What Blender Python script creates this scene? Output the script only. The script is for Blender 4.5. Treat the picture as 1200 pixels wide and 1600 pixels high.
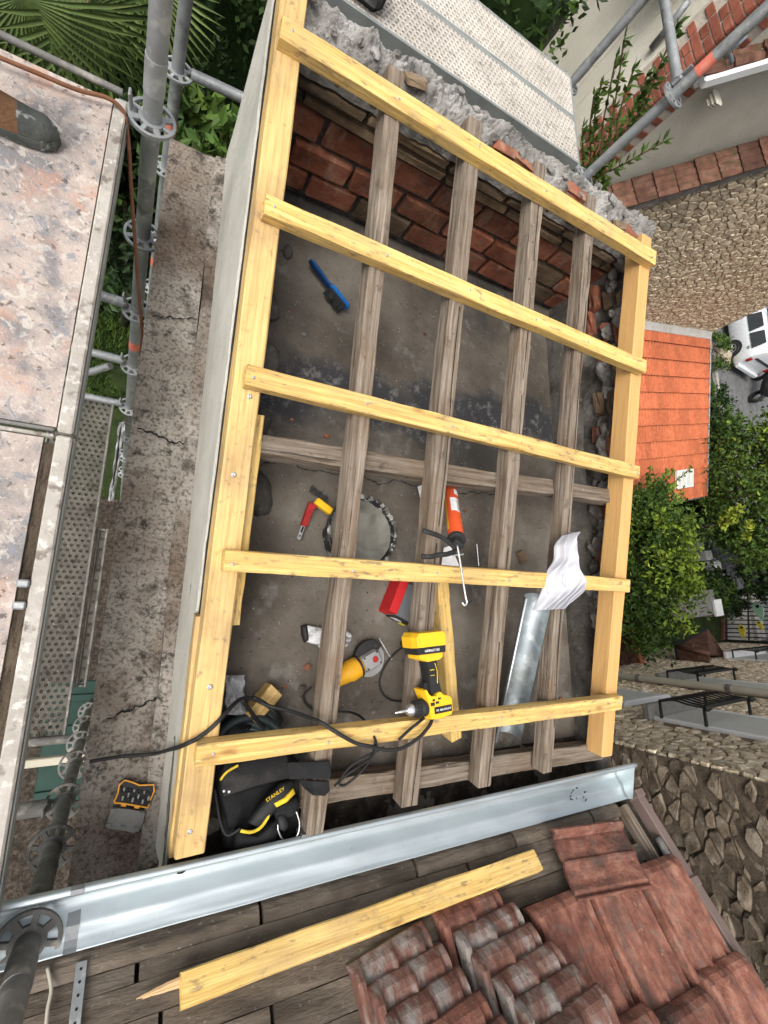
import bpy, bmesh, math, random
from mathutils import Vector, Matrix, noise
random.seed(11)
for o in list(bpy.data.objects): bpy.data.objects.remove(o)
S = bpy.context.scene; COL = S.collection
R = math.radians; V = Vector; rnd = random.uniform

# ------------------------------------------------------------------ camera
# calibrated from vanishing points of the photo (1200x1600 px): nadir, batten direction, focal length
FL, PX, PY = 736.0, 600.0, 800.0
nad = V((177-PX, -(962-PY), -FL)).normalized()
Zc = -nad
Xc = V((1952-PX, -(980-PY), -FL)); Xc = (Xc - Zc*Xc.dot(Zc)).normalized()
Yc = Zc.cross(Xc)
ROT = Matrix((Xc, Yc, Zc))                         # camera axes -> world axes
cam = bpy.data.cameras.new('camera'); camo = bpy.data.objects.new('camera', cam); COL.objects.link(camo)
camo.matrix_world = ROT.to_4x4()
cam.sensor_fit = 'VERTICAL'; cam.sensor_height = 24.0; cam.sensor_width = 18.0
cam.lens = FL/1600*24.0; cam.clip_start = 0.05; cam.clip_end = 800
S.camera = camo
S.render.resolution_x, S.render.resolution_y = 768, 1024

# ------------------------------------------------------------------ sky, sun, exposure
SUN_EL, SUN_AZ = R(60), R(204)                      # azimuth measured from +X towards +Y
W = bpy.data.worlds.new('World'); S.world = W; W.use_nodes = True
wn = W.node_tree.nodes; wl = W.node_tree.links
bg = wn['Background']
sky = wn.new('ShaderNodeTexSky'); sky.sky_type = 'NISHITA'; sky.sun_disc = False
sky.sun_elevation = SUN_EL; sky.sun_rotation = R(90)-SUN_AZ
sky.air_density = 1.0; sky.dust_density = 6.0; sky.ozone_density = 0.6
hs = wn.new('ShaderNodeHueSaturation'); hs.inputs['Saturation'].default_value = 0.28   # grey overcast
wl.new(sky.outputs[0], hs.inputs['Color']); wl.new(hs.outputs[0], bg.inputs['Color'])
bg.inputs['Strength'].default_value = 0.15
sl = bpy.data.lights.new('sun', 'SUN'); sl.energy = 1.0; sl.angle = R(32); sl.color = (1.0, .96, .9)
so = bpy.data.objects.new('sun', sl); COL.objects.link(so)
sd = V((math.cos(SUN_EL)*math.cos(SUN_AZ), math.cos(SUN_EL)*math.sin(SUN_AZ), math.sin(SUN_EL)))
so.rotation_euler = sd.to_track_quat('Z', 'Y').to_euler(); so.location = (0, 0, 6)
vs = S.view_settings
vs.view_transform = 'Standard'; vs.look = 'None'; vs.gamma = 1.0; vs.use_curve_mapping = False
vs.exposure = 0.74

# ------------------------------------------------------------------ survey helpers (pixel of the photo -> place at a known height)
def ray(px, py): return ROT @ V((px-PX, -(py-PY), -FL))
def at(px, py, z):
    r = ray(px, py); return r*(z/r.z)
def onp(px, py, p0, n):
    r = ray(px, py); return r*(V(p0).dot(V(n))/r.dot(V(n)))
def proj(p):
    c = ROT.transposed() @ V(p)
    if c.z > -0.05: return (-9999, -9999)
    return (PX+FL*c.x/-c.z, PY-FL*c.y/-c.z)
def seen(p, m=150):
    x, y = proj(p); return -m < x < 1200+m and -m < y < 1600+m
FT = math.tan(math.atan(0.331/1.69))
def F(y): return -1.2+(y+.305)*FT                    # top of the battens
def RZ(y, h=0): return -1.35-.77*(y+.68)+h           # tiled roof plane
FZ = -1.43                                           # floor of the box
GZ = -6.8                                            # street and gardens
def on_roof(px, py, h=0): return onp(px, py, (0, -.68, -1.35+h), (0, .77, 1))

# ------------------------------------------------------------------ materials
MATS = {}
class NT:
    def __init__(s, m): s.t = m.node_tree; s.n = s.t.nodes; s.l = s.t.links
    def new(s, ty, **k):
        n = s.n.new(ty)
        for a, b in k.items():
            if a.startswith('i_'):
                n.inputs[a[2:].replace('_', ' ')].default_value = b
            else: setattr(n, a, b)
        return n
    def link(s, a, b): s.l.new(a, b)
def c4(c): return (c[0], c[1], c[2], 1)
def mat(name, cols, sc=6, st=(1, 1, 1), rough=.85, metal=0, bump=.25, bsc=None, bst=None, layers=(), vr=.1, fac=(.32, .68),
        spec=.3, hole=None, island=0, trans=0, dist=0):
    m = bpy.data.materials.new(name); m.use_nodes = True; t = NT(m); MATS[name] = m
    p = t.n['Principled BSDF']; p.inputs['Roughness'].default_value = rough; p.inputs['Metallic'].default_value = metal
    p.inputs['Specular IOR Level'].default_value = spec
    tc = t.new('ShaderNodeTexCoord'); oi = t.new('ShaderNodeObjectInfo')
    mul = t.new('ShaderNodeMath', operation='MULTIPLY'); mul.inputs[1].default_value = 41.7; t.link(oi.outputs['Random'], mul.inputs[0])
    add = t.new('ShaderNodeVectorMath', operation='ADD'); t.link(tc.outputs['Object'], add.inputs[0]); t.link(mul.outputs[0], add.inputs[1])
    def vec(s_):
        mp = t.new('ShaderNodeMapping'); mp.inputs['Scale'].default_value = s_; t.link(add.outputs[0], mp.inputs[0]); return mp.outputs[0]
    def nz(scale, s_, det=7, ro=.6, di=0):
        n = t.new('ShaderNodeTexNoise'); n.inputs['Scale'].default_value = scale; n.inputs['Detail'].default_value = det
        n.inputs['Roughness'].default_value = ro; n.inputs['Distortion'].default_value = di; t.link(vec(s_), n.inputs['Vector']); return n.outputs['Fac']
    def vo(scale, s_):
        n = t.new('ShaderNodeTexVoronoi'); n.inputs['Scale'].default_value = scale; t.link(vec(s_), n.inputs['Vector']); return n.outputs['Distance']
    r = t.new('ShaderNodeValToRGB'); e = r.color_ramp.elements
    k = len(cols)
    e[0].position = fac[0]; e[0].color = c4(cols[0]); e[1].position = fac[1]; e[1].color = c4(cols[-1])
    for i in range(1, k-1):
        x = e.new(fac[0]+(fac[1]-fac[0])*i/(k-1)); x.color = c4(cols[i])
    t.link(nz(sc, st, di=dist), r.inputs[0]); col = r.outputs[0]
    for L in layers:
        ty = L.get('t', 'n'); s_ = L.get('st', (1, 1, 1))
        f = vo(L['sc'], s_) if ty == 'v' else nz(L['sc'], s_, L.get('det', 6), L.get('ro', .6), L.get('di', 0))
        mr = t.new('ShaderNodeMapRange'); mr.inputs['From Min'].default_value = L['lo']; mr.inputs['From Max'].default_value = L['hi']
        mr.inputs['To Max'].default_value = L.get('a', 1); t.link(f, mr.inputs[0])
        mx = t.new('ShaderNodeMix', data_type='RGBA'); t.link(mr.outputs[0], mx.inputs['Factor']); t.link(col, mx.inputs['A']); mx.inputs['B'].default_value = c4(L['c']); col = mx.outputs['Result']
    if vr or island:
        rn = oi.outputs['Random']
        if island: rn = t.new('ShaderNodeNewGeometry').outputs['Random Per Island']
        mr = t.new('ShaderNodeMapRange'); a = island or vr; mr.inputs['To Min'].default_value = 1-a; mr.inputs['To Max'].default_value = 1+a
        t.link(rn, mr.inputs[0]); h = t.new('ShaderNodeHueSaturation'); t.link(mr.outputs[0], h.inputs['Value']); t.link(col, h.inputs['Color']); col = h.outputs[0]
    t.link(col, p.inputs['Base Color'])
    if bump:
        b = t.new('ShaderNodeBump'); b.inputs['Strength'].default_value = bump; b.inputs['Distance'].default_value = .02
        t.link(nz(bsc or sc*4, bst or st, 8, .65), b.inputs['Height']); t.link(b.outputs[0], p.inputs['Normal'])
    if rough < .7 and metal == 0 or metal > 0:
        mr = t.new('ShaderNodeMapRange'); mr.inputs['To Min'].default_value = max(.05, rough-.15); mr.inputs['To Max'].default_value = min(1, rough+.15)
        t.link(nz(sc*1.7, (1, 1, 1)), mr.inputs[0]); t.link(mr.outputs[0], p.inputs['Roughness'])
    if trans:
        p.inputs['Transmission Weight'].default_value = trans
    return m
G = lambda a, b=None, c=None: (a, a if b is None else b, a if c is None else c)
# timber
knots = dict(t='v', sc=9, st=(.6, 1.5, 1.5), lo=.16, hi=.05, c=(.27, .13, .04), a=.8)
mat('pine', [(.46, .285, .085), (.62, .41, .13), (.73, .52, .195)], sc=130, st=(.035, 1, 1), rough=.75, bump=.25, bsc=220, bst=(.03, 1, 1), vr=.16, fac=(.34, .62),
    layers=[dict(sc=45, st=(.03, 1, 1), lo=.55, hi=.7, c=(.46, .26, .06), a=.55), knots, dict(sc=6, lo=.46, hi=.74, c=(.42, .29, .14), a=.7), dict(sc=70, st=(.35, 1, 1), lo=.57, hi=.67, c=(.20, .14, .085), a=.75), dict(sc=14, ro=.7, lo=.58, hi=.70, c=(.28, .20, .115), a=.65)])
mat('pine_dirty', [(.42, .27, .10), (.58, .39, .155), (.68, .48, .205)], sc=110, st=(.04, 1, 1), rough=.75, bump=.15, bsc=60, bst=(.08, 1, 1), vr=.06,
    layers=[knots, dict(sc=4.5, lo=.45, hi=.75, c=(.23, .155, .09), a=.8), dict(sc=40, lo=.6, hi=.72, c=(.15, .11, .08), a=.6)])
mat('pine_smooth', [(.50, .285, .10), (.62, .37, .14)], sc=110, st=(.04, 1, 1), rough=.75, bump=.08, bsc=70, bst=(.1, 1, 1), vr=.05,
    layers=[dict(sc=30, lo=.6, hi=.75, c=(.3, .18, .08), a=.4), dict(sc=3, lo=.5, hi=.8, c=(.40, .24, .10), a=.5)])
mat('old_wood', [(.085, .062, .042), (.185, .148, .112), (.275, .232, .185)], sc=90, st=(.05, 1, 1), rough=.9, bump=.6, bsc=120, bst=(.05, 1, 1), vr=.13,
    layers=[dict(sc=5, lo=.47, hi=.72, c=(.135, .085, .048), a=.8), dict(sc=60, st=(.04, 1, 1), lo=.60, hi=.68, c=(.025, .02, .017), a=.85), dict(sc=22, lo=.6, hi=.7, c=(.06, .045, .035), a=.6), dict(sc=60, lo=.66, hi=.74, c=(.45, .42, .38), a=.5)])
mat('boards', [(.045, .035, .026), (.115, .092, .07), (.175, .145, .113)], sc=9, st=(.35, 1.5, 1.5), rough=.95, bump=.6, bsc=40, vr=.2,
    layers=[dict(sc=70, lo=.62, hi=.72, c=(.3, .28, .24), a=.5), dict(sc=12, lo=.5, hi=.7, c=(.06, .045, .035), a=.7)])
# masonry
mat('floor_concrete', [(.058, .048, .037), (.108, .092, .074), (.165, .146, .121)], sc=3.2, rough=.95, bump=.35, bsc=60, vr=0,
    layers=[dict(sc=2.3, lo=.52, hi=.68, c=(.035, .034, .032), a=.8), dict(sc=14, lo=.58, hi=.72, c=(.20, .19, .17), a=.6), dict(sc=110, lo=.66, hi=.76, c=(.36, .33, .29), a=.7), dict(sc=60, lo=.62, hi=.72, c=(.03, .026, .02), a=.6)])
mat('ledge_concrete', [(.22, .195, .165), (.32, .29, .25), (.40, .37, .325)], sc=5, rough=.95, bump=.7, bsc=55, vr=0,
    layers=[dict(sc=2.8, lo=.42, hi=.62, c=(.13, .088, .062), a=.85), dict(sc=95, lo=.50, hi=.62, c=(.055, .043, .034), a=.7), dict(sc=34, lo=.57, hi=.68, c=(.035, .028, .022), a=.65), dict(sc=5, di=.5, lo=.55, hi=.66, c=(.05, .036, .027), a=.85), dict(sc=19, ro=.75, lo=.56, hi=.66, c=(.03, .025, .02), a=.9), dict(sc=8, ro=.78, lo=.57, hi=.66, c=(.025, .02, .016), a=.9), dict(sc=120, lo=.62, hi=.72, c=(.55, .51, .44), a=.6)])
mat('render_white', [(.43, .415, .365), (.53, .515, .46)], sc=7, rough=.95, bump=.5, bsc=45, vr=0,
    layers=[dict(sc=3, st=(1, .5, 2), lo=.52, hi=.72, c=(.30, .28, .24), a=.6), dict(sc=30, lo=.66, hi=.74, c=(.22, .19, .15), a=.5)])
mat('soil', [(.012, .009, .007), (.035, .027, .02), (.075, .06, .048)], sc=25, rough=1, bump=1, bsc=50, vr=.1, layers=[dict(sc=90, lo=.64, hi=.72, c=(.25, .22, .18), a=.7)])
mat('brick_red', [(.13, .042, .023), (.235, .08, .043), (.31, .135, .08)], sc=9, rough=.92, bump=.4, bsc=50, vr=.3,
    layers=[dict(sc=16, st=(1, 1, .35), lo=.55, hi=.66, c=(.42, .27, .18), a=.5), dict(sc=5, lo=.5, hi=.75, c=(.06, .036, .026), a=.85), dict(sc=28, lo=.56, hi=.68, c=(.13, .12, .105), a=.6), dict(sc=80, lo=.62, hi=.7, c=(.04, .03, .025), a=.7)])
mat('brick_tan', [(.065, .042, .024), (.145, .10, .06), (.225, .165, .105)], sc=8, rough=.92, bump=.5, bsc=45, vr=.25,
    layers=[dict(sc=6, lo=.5, hi=.72, c=(.06, .04, .025), a=.85), dict(sc=40, lo=.62, hi=.72, c=(.04, .03, .02), a=.7)])
mat('mortar_dark', [(.05, .045, .04), (.12, .115, .105)], sc=30, rough=1, bump=.9, bsc=60, vr=0)
mat('mortar', [(.085, .08, .072), (.21, .20, .185), (.33, .32, .30)], sc=7, rough=.98, bump=.8, bsc=28, vr=.18,
    layers=[dict(sc=16, lo=.55, hi=.7, c=(.07, .062, .052), a=.8), dict(sc=70, lo=.6, hi=.72, c=(.5, .48, .44), a=.5)])
mat('mortar_dirty', [(.035, .03, .026), (.095, .085, .075), (.24, .225, .205)], sc=9, rough=.98, bump=.8, bsc=30, vr=.3)
mat('stone_buff', [(.20, .145, .085), (.44, .36, .25), (.62, .55, .43)], sc=16, rough=.95, bump=.7, bsc=22, vr=.3, layers=[dict(sc=14, lo=.58, hi=.72, c=(.10, .07, .045), a=.8)])
mat('stone_buff_lit', [(.24, .18, .11), (.54, .45, .32), (.74, .66, .52)], sc=16, rough=.95, bump=.7, bsc=22, vr=.3, layers=[dict(sc=14, lo=.58, hi=.72, c=(.14, .10, .06), a=.8)])  # stone_buff made lighter, so the facade's missing light sits in the colour
mat('stone_rough', [(.05, .037, .025), (.115, .088, .062), (.23, .195, .15)], sc=6, rough=.97, bump=1, bsc=26, vr=.3, layers=[dict(sc=9, lo=.55, hi=.72, c=(.05, .038, .028), a=.8)])
mat('joint_buff', [(.14, .10, .065), (.25, .195, .13)], sc=12, rough=1, bump=.8, bsc=40, vr=0)
mat('joint_brown', [(.05, .037, .025), (.105, .08, .056)], sc=6, rough=1, bump=.9, bsc=30, vr=0)
mat('stucco_cream', [(.63, .595, .49), (.72, .685, .58)], sc=4, rough=.97, bump=1, bsc=130, vr=0, layers=[dict(sc=90, lo=.56, hi=.7, c=(.44, .40, .32), a=.55), dict(sc=1.6, lo=.5, hi=.8, c=(.54, .51, .42), a=.5)])
mat('paint_cream', [(.58, .55, .45), (.66, .63, .53)], sc=4, rough=.7, bump=.1, vr=0)
mat('quoin_brick', [(.17, .05, .03), (.27, .09, .055)], sc=8, rough=.92, bump=.4, bsc=40, vr=.25)
mat('quoin_joint', [(.34, .29, .24), (.44, .39, .33)], sc=12, rough=1, bump=.5, vr=0)
# roof tiles
mat('tile_red', [(.09, .036, .026), (.20, .08, .055), (.31, .155, .11)], sc=20, st=(1, .7, 1), rough=.85, bump=.45, bsc=90, vr=.28,
    layers=[dict(sc=9, st=(1.2, .5, 1), lo=.50, hi=.68, c=(.06, .042, .034), a=.85), dict(sc=30, lo=.56, hi=.66, c=(.13, .10, .085), a=.6), dict(sc=55, lo=.62, hi=.7, c=(.36, .20, .13), a=.5), dict(sc=90, lo=.66, hi=.72, c=(.02, .016, .014), a=.8)])
mat('tile_lichen', [(.10, .04, .028), (.15, .075, .056), (.23, .205, .185)], sc=14, st=(1.5, .5, 1), rough=.85, bump=.5, bsc=45, vr=.15, fac=(.36, .62),
    layers=[dict(sc=9, lo=.55, hi=.7, c=(.045, .036, .03), a=.85), dict(sc=14, st=(1.6, .4, 1), lo=.57, hi=.68, c=(.30, .28, .26), a=.5), dict(sc=60, lo=.58, hi=.68, c=(.06, .045, .036), a=.6)])
mat('tile_orange', [(.37, .095, .04), (.50, .15, .065)], sc=14, rough=.85, bump=.3, vr=.16, layers=[dict(sc=40, lo=.6, hi=.72, c=(.28, .08, .04), a=.5)])
mat('tile_brown', [(.055, .027, .018), (.11, .05, .033), (.165, .092, .064)], sc=9, rough=.9, bump=.4, vr=.25, layers=[dict(sc=12, lo=.52, hi=.66, c=(.055, .05, .022), a=.8)])
mat('trim_brown', [(.145, .105, .09), (.17, .125, .108)], sc=6, rough=.5, bump=.03, vr=.05, layers=[dict(sc=30, lo=.66, hi=.8, c=(.3, .27, .25), a=.4)])
# metal
mat('zinc', [(.50, .56, .575), (.61, .665, .68)], sc=3, st=(1, 3, 3), rough=.46, metal=.8, bump=.03, bsc=8, vr=0, layers=[dict(sc=12, lo=.55, hi=.75, c=(.47, .54, .56), a=.6), dict(sc=60, lo=.62, hi=.72, c=(.35, .38, .38), a=.4)])
mat('zinc_old', [(.30, .335, .35), (.42, .46, .47)], sc=6, rough=.42, metal=.9, bump=.05, vr=.1, layers=[dict(sc=26, lo=.5, hi=.62, c=(.55, .6, .61), a=.8)])
mat('galv', [(.23, .24, .245), (.36, .375, .38)], sc=9, rough=.55, metal=.6, bump=.12, bsc=40, vr=.08, layers=[dict(sc=22, lo=.56, hi=.68, c=(.52, .52, .50), a=.6), dict(sc=13, lo=.58, hi=.72, c=(.10, .09, .08), a=.7)])
mat('galv_dirty', [(.12, .115, .105), (.22, .215, .20)], sc=9, rough=.75, metal=.35, bump=.25, bsc=40, vr=.08, layers=[dict(sc=20, lo=.54, hi=.68, c=(.40, .37, .32), a=.65), dict(sc=12, lo=.56, hi=.7, c=(.06, .052, .045), a=.8)])
mat('steel_plank', [(.42, .385, .34), (.56, .52, .465)], sc=5, rough=.85, metal=.15, bump=.3, bsc=50, vr=.05, layers=[dict(sc=30, lo=.55, hi=.66, c=(.20, .175, .15), a=.75), dict(sc=60, lo=.6, hi=.68, c=(.7, .67, .62), a=.8)])
mat('steel_plank_dirty', [(.075, .07, .06), (.15, .14, .12)], sc=7, rough=.9, metal=.2, bump=.4, bsc=50, vr=.05, layers=[dict(sc=14, lo=.52, hi=.66, c=(.035, .028, .02), a=.8), dict(sc=60, lo=.62, hi=.7, c=(.3, .28, .25), a=.6)])
mat('red_band', [(.55, .10, .06), (.62, .22, .16)], sc=30, rough=.7, bump=.1, vr=0)
mat('rust', [(.14, .06, .03), (.22, .10, .055)], sc=25, rough=.85, bump=.3, vr=0)
mat('iron', [G(.012), G(.025)], sc=20, rough=.5, bump=.2, vr=0)
mat('bright_steel', [G(.55), G(.7)], sc=20, rough=.3, metal=.9, bump=.05, vr=0)
mat('alu_cast', [G(.36), G(.5)], sc=20, rough=.45, metal=.7, bump=.1, vr=0)
mat('deck_ply', [(.17, .165, .17), (.33, .28, .25), (.44, .365, .32)], sc=9, dist=.6, rough=.9, bump=.5, bsc=45, vr=.04, fac=(.38, .58),
    layers=[dict(sc=8, di=.8, lo=.55, hi=.68, c=(.44, .245, .17), a=.7), dict(sc=26, di=1, lo=.55, hi=.62, c=(.50, .455, .405), a=.8), dict(sc=20, di=1.5, lo=.57, hi=.63, c=(.17, .19, .22), a=.75), dict(sc=55, lo=.60, hi=.66, c=(.08, .065, .055), a=.85), dict(sc=130, lo=.60, hi=.68, c=(.62, .57, .51), a=.55), dict(sc=3, lo=.45, hi=.7, c=(.30, .27, .25), a=.5)])
mat('deck_frame', [(.30, .275, .24), (.46, .43, .385)], sc=9, rough=.8, metal=.2, bump=.35, bsc=50, vr=.04, layers=[dict(sc=40, lo=.56, hi=.66, c=(.66, .62, .56), a=.8), dict(sc=22, lo=.58, hi=.66, c=(.14, .11, .09), a=.8)])
mat('deck_side', [(.22, .235, .225), (.31, .325, .31)], sc=9, rough=.6, metal=.4, bump=.1, vr=.04)
# plastics, cloth, small things
mat('yellow_plastic', [(.74, .42, .012), (.80, .47, .018)], sc=20, rough=.5, bump=.08, vr=0, spec=.4, layers=[dict(sc=30, lo=.62, hi=.74, c=(.35, .22, .05), a=.6)])
mat('amber_plastic', [(.62, .30, .012), (.70, .36, .02)], sc=15, rough=.5, bump=.1, vr=0, layers=[dict(sc=18, lo=.55, hi=.7, c=(.3, .17, .05), a=.7)])
mat('orange_edge', [(.72, .30, .03), (.78, .36, .05)], sc=20, rough=.55, bump=.05, vr=0)
mat('black_plastic', [G(.014), G(.026)], sc=20, rough=.5, bump=.1, vr=0, layers=[dict(sc=40, lo=.62, hi=.74, c=(.12, .11, .10), a=.5)])
mat('rubber', [G(.012), G(.022)], sc=30, rough=.62, bump=.1, vr=0)
mat('bag_cloth', [(.008, .008, .009), (.018, .018, .018)], sc=6, rough=.9, bump=.4, bsc=180, vr=0, layers=[dict(sc=9, lo=.58, hi=.75, c=(.055, .05, .045), a=.6)])
mat('bag_leather', [G(.011), G(.02)], sc=10, rough=.6, bump=.2, bsc=90, vr=0)
mat('yellow_trim', [(.62, .42, .02), (.7, .5, .03)], sc=20, rough=.8, bump=.2, vr=0, layers=[dict(sc=14, lo=.5, hi=.65, c=(.12, .09, .03), a=.6)])
mat('grey_plastic', [(.16, .16, .155), (.22, .22, .21)], sc=20, rough=.7, bump=.2, vr=0, layers=[dict(sc=25, lo=.55, hi=.7, c=(.30, .20, .12), a=.45)])
mat('teal_plastic', [(.016, .024, .024), (.03, .042, .042)], sc=8, rough=.35, bump=.02, vr=0)
mat('blue_plastic', [(.008, .10, .33), (.012, .14, .42)], sc=10, rough=.45, bump=.05, vr=0)
mat('navy_plastic', [(.004, .022, .07), (.008, .035, .1)], sc=10, rough=.5, bump=.05, vr=0)
mat('red_plastic', [(.26, .015, .015), (.34, .025, .022)], sc=10, rough=.5, bump=.05, vr=0)
mat('bristle', [G(.02), G(.06)], sc=60, rough=.7, bump=.4, vr=0)
mat('orange_tube', [(.68, .085, .022), (.74, .115, .03)], sc=10, rough=.5, bump=.02, vr=0)
mat('amber_label', [(.75, .36, .03), (.8, .42, .05)], sc=10, rough=.5, bump=0, vr=0)
mat('white_label', [G(.62), G(.75)], sc=60, rough=.6, bump=0, vr=0)
mat('black_print', [G(.02), G(.03)], sc=10, rough=.6, bump=0, vr=0)
mat('white_cloth', [(.42, .42, .45), (.50, .50, .53)], sc=8, rough=.95, bump=.15, bsc=200, vr=0)
mat('glove_white', [G(.40), G(.62)], sc=40, rough=.95, bump=.4, vr=0, layers=[dict(sc=30, lo=.52, hi=.66, c=(.08, .08, .08), a=.8)])
mat('plastic_sheet', [(.30, .30, .31), (.46, .46, .47)], sc=20, rough=.35, bump=.5, bsc=20, vr=0, layers=[dict(sc=18, lo=.45, hi=.6, c=(.10, .10, .10), a=.7)])
mat('box_red', [(.42, .012, .016), (.5, .02, .02)], sc=10, rough=.6, bump=.05, vr=0)
mat('box_grey', [(.11, .115, .125), (.145, .15, .16)], sc=10, rough=.65, bump=.05, vr=0)
mat('box_black', [G(.02), G(.035)], sc=10, rough=.6, bump=.05, vr=0)
mat('box_yellow', [(.6, .52, .03), (.7, .6, .04)], sc=10, rough=.6, bump=.05, vr=0)
mat('wet_mortar', [(.075, .07, .055), (.13, .125, .105), (.18, .175, .15)], sc=9, dist=1, rough=.6, bump=.3, bsc=14, vr=0)
mat('bucket_black', [G(.010), G(.02)], sc=20, rough=.5, bump=.2, vr=0, layers=[dict(sc=28, lo=.53, hi=.6, c=(.40, .39, .36), a=.9)])
mat('boot_rubber', [(.045, .052, .047), (.085, .09, .082)], sc=14, rough=.75, bump=.4, bsc=60, vr=0, layers=[dict(sc=22, lo=.60, hi=.68, c=(.4, .4, .38), a=.8)])
mat('boot_suede', [(.14, .07, .035), (.22, .12, .065)], sc=14, rough=.95, bump=.4, bsc=60, vr=0)
mat('trouser', [(.19, .19, .165), (.29, .285, .25)], sc=14, rough=.97, bump=.5, bsc=80, vr=0)
mat('splinter', [(.48, .30, .14), (.60, .40, .22)], sc=20, st=(.2, 2, 2), rough=.9, bump=.3, vr=0)
# surroundings
mat('grass', [(.008, .014, .003), (.02, .033, .007), (.038, .058, .014)], sc=3, rough=1, bump=1, bsc=40, vr=0, layers=[dict(sc=30, lo=.55, hi=.7, c=(.05, .07, .018), a=.7)])
mat('asphalt', [G(.085), G(.14)], sc=6, rough=.95, bump=.4, bsc=120, vr=0)
mat('paving', [(.20, .19, .17), (.30, .285, .26)], sc=4, rough=.95, bump=.3, bsc=60, vr=.1)
mat('kerb', [(.22, .205, .18), (.36, .34, .31)], sc=6, rough=.95, bump=.3, vr=.1)
def leafmat(name, cols, isl=.35):
    return mat(name, cols, sc=1.6, rough=.6, bump=0, island=isl, spec=.25)
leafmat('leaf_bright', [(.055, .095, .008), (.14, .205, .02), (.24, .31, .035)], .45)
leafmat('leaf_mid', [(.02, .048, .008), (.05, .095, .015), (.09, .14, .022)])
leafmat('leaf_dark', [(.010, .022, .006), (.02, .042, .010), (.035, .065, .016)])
leafmat('leaf_yellow', [(.12, .18, .015), (.23, .27, .03)])
leafmat('palm_leaf', [(.035, .065, .012), (.075, .115, .03), (.13, .16, .05)], .3)
mat('bark', [(.05, .038, .026), (.12, .095, .07)], sc=12, rough=1, bump=.8, vr=.1)
mat('stem', [(.06, .045, .02), (.12, .09, .04)], sc=12, rough=.9, bump=.2, vr=.1)
mat('car_silver', [(.66, .68, .70), (.72, .74, .76)], sc=3, rough=.3, metal=.25, bump=0, vr=0, spec=.5)
mat('glass_dark', [(.010, .013, .014), (.02, .024, .025)], sc=3, rough=.1, bump=0, vr=0, spec=.6)
mat('tail_red', [(.22, .006, .008), (.3, .01, .01)], sc=10, rough=.2, bump=0, vr=0, spec=.6)
mat('white_paint', [(.66, .67, .66), (.74, .75, .74)], sc=6, rough=.6, bump=.06, vr=0)
mat('pipe_beige', [(.36, .33, .26), (.44, .41, .33)], sc=6, rough=.7, bump=.05, vr=0)
mat('reveal_grey', [(.52, .53, .49), (.60, .61, .57)], sc=20, rough=.9, bump=.3, vr=0)
mat('green_paint', [(.004, .026, .019), (.007, .036, .027)], sc=4, rough=.6, bump=.05, vr=0)
mat('grey_cement', [(.16, .155, .14), (.25, .24, .22)], sc=8, rough=.95, bump=.5, vr=.1)
mat('flashing', [(.34, .33, .30), (.46, .45, .42)], sc=7, rough=.9, bump=.4, vr=0)
mat('step_wood', [(.10, .105, .11), (.16, .165, .17)], sc=10, rough=.9, bump=.3, vr=.15)
mat('fish_green', [(.24, .40, .27), (.3, .46, .32)], sc=8, rough=.7, bump=.1, vr=0)
mat('fish_yellow', [(.5, .42, .03), (.6, .5, .05)], sc=8, rough=.7, bump=.1, vr=0)
mat('terracotta', [(.35, .10, .05), (.42, .14, .07)], sc=8, rough=.9, bump=.1, vr=0)
mat('wall_foot', [(.045, .04, .034), (.095, .087, .076), (.15, .14, .125)], sc=6, rough=.97, bump=.6, bsc=40, vr=0, layers=[dict(sc=14, lo=.5, hi=.7, c=(.04, .033, .026), a=.8), dict(sc=60, lo=.6, hi=.7, c=(.2, .19, .17), a=.5)])
mat('dark_void', [G(.008), G(.014)], sc=6, rough=1, bump=0, vr=0)

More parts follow.
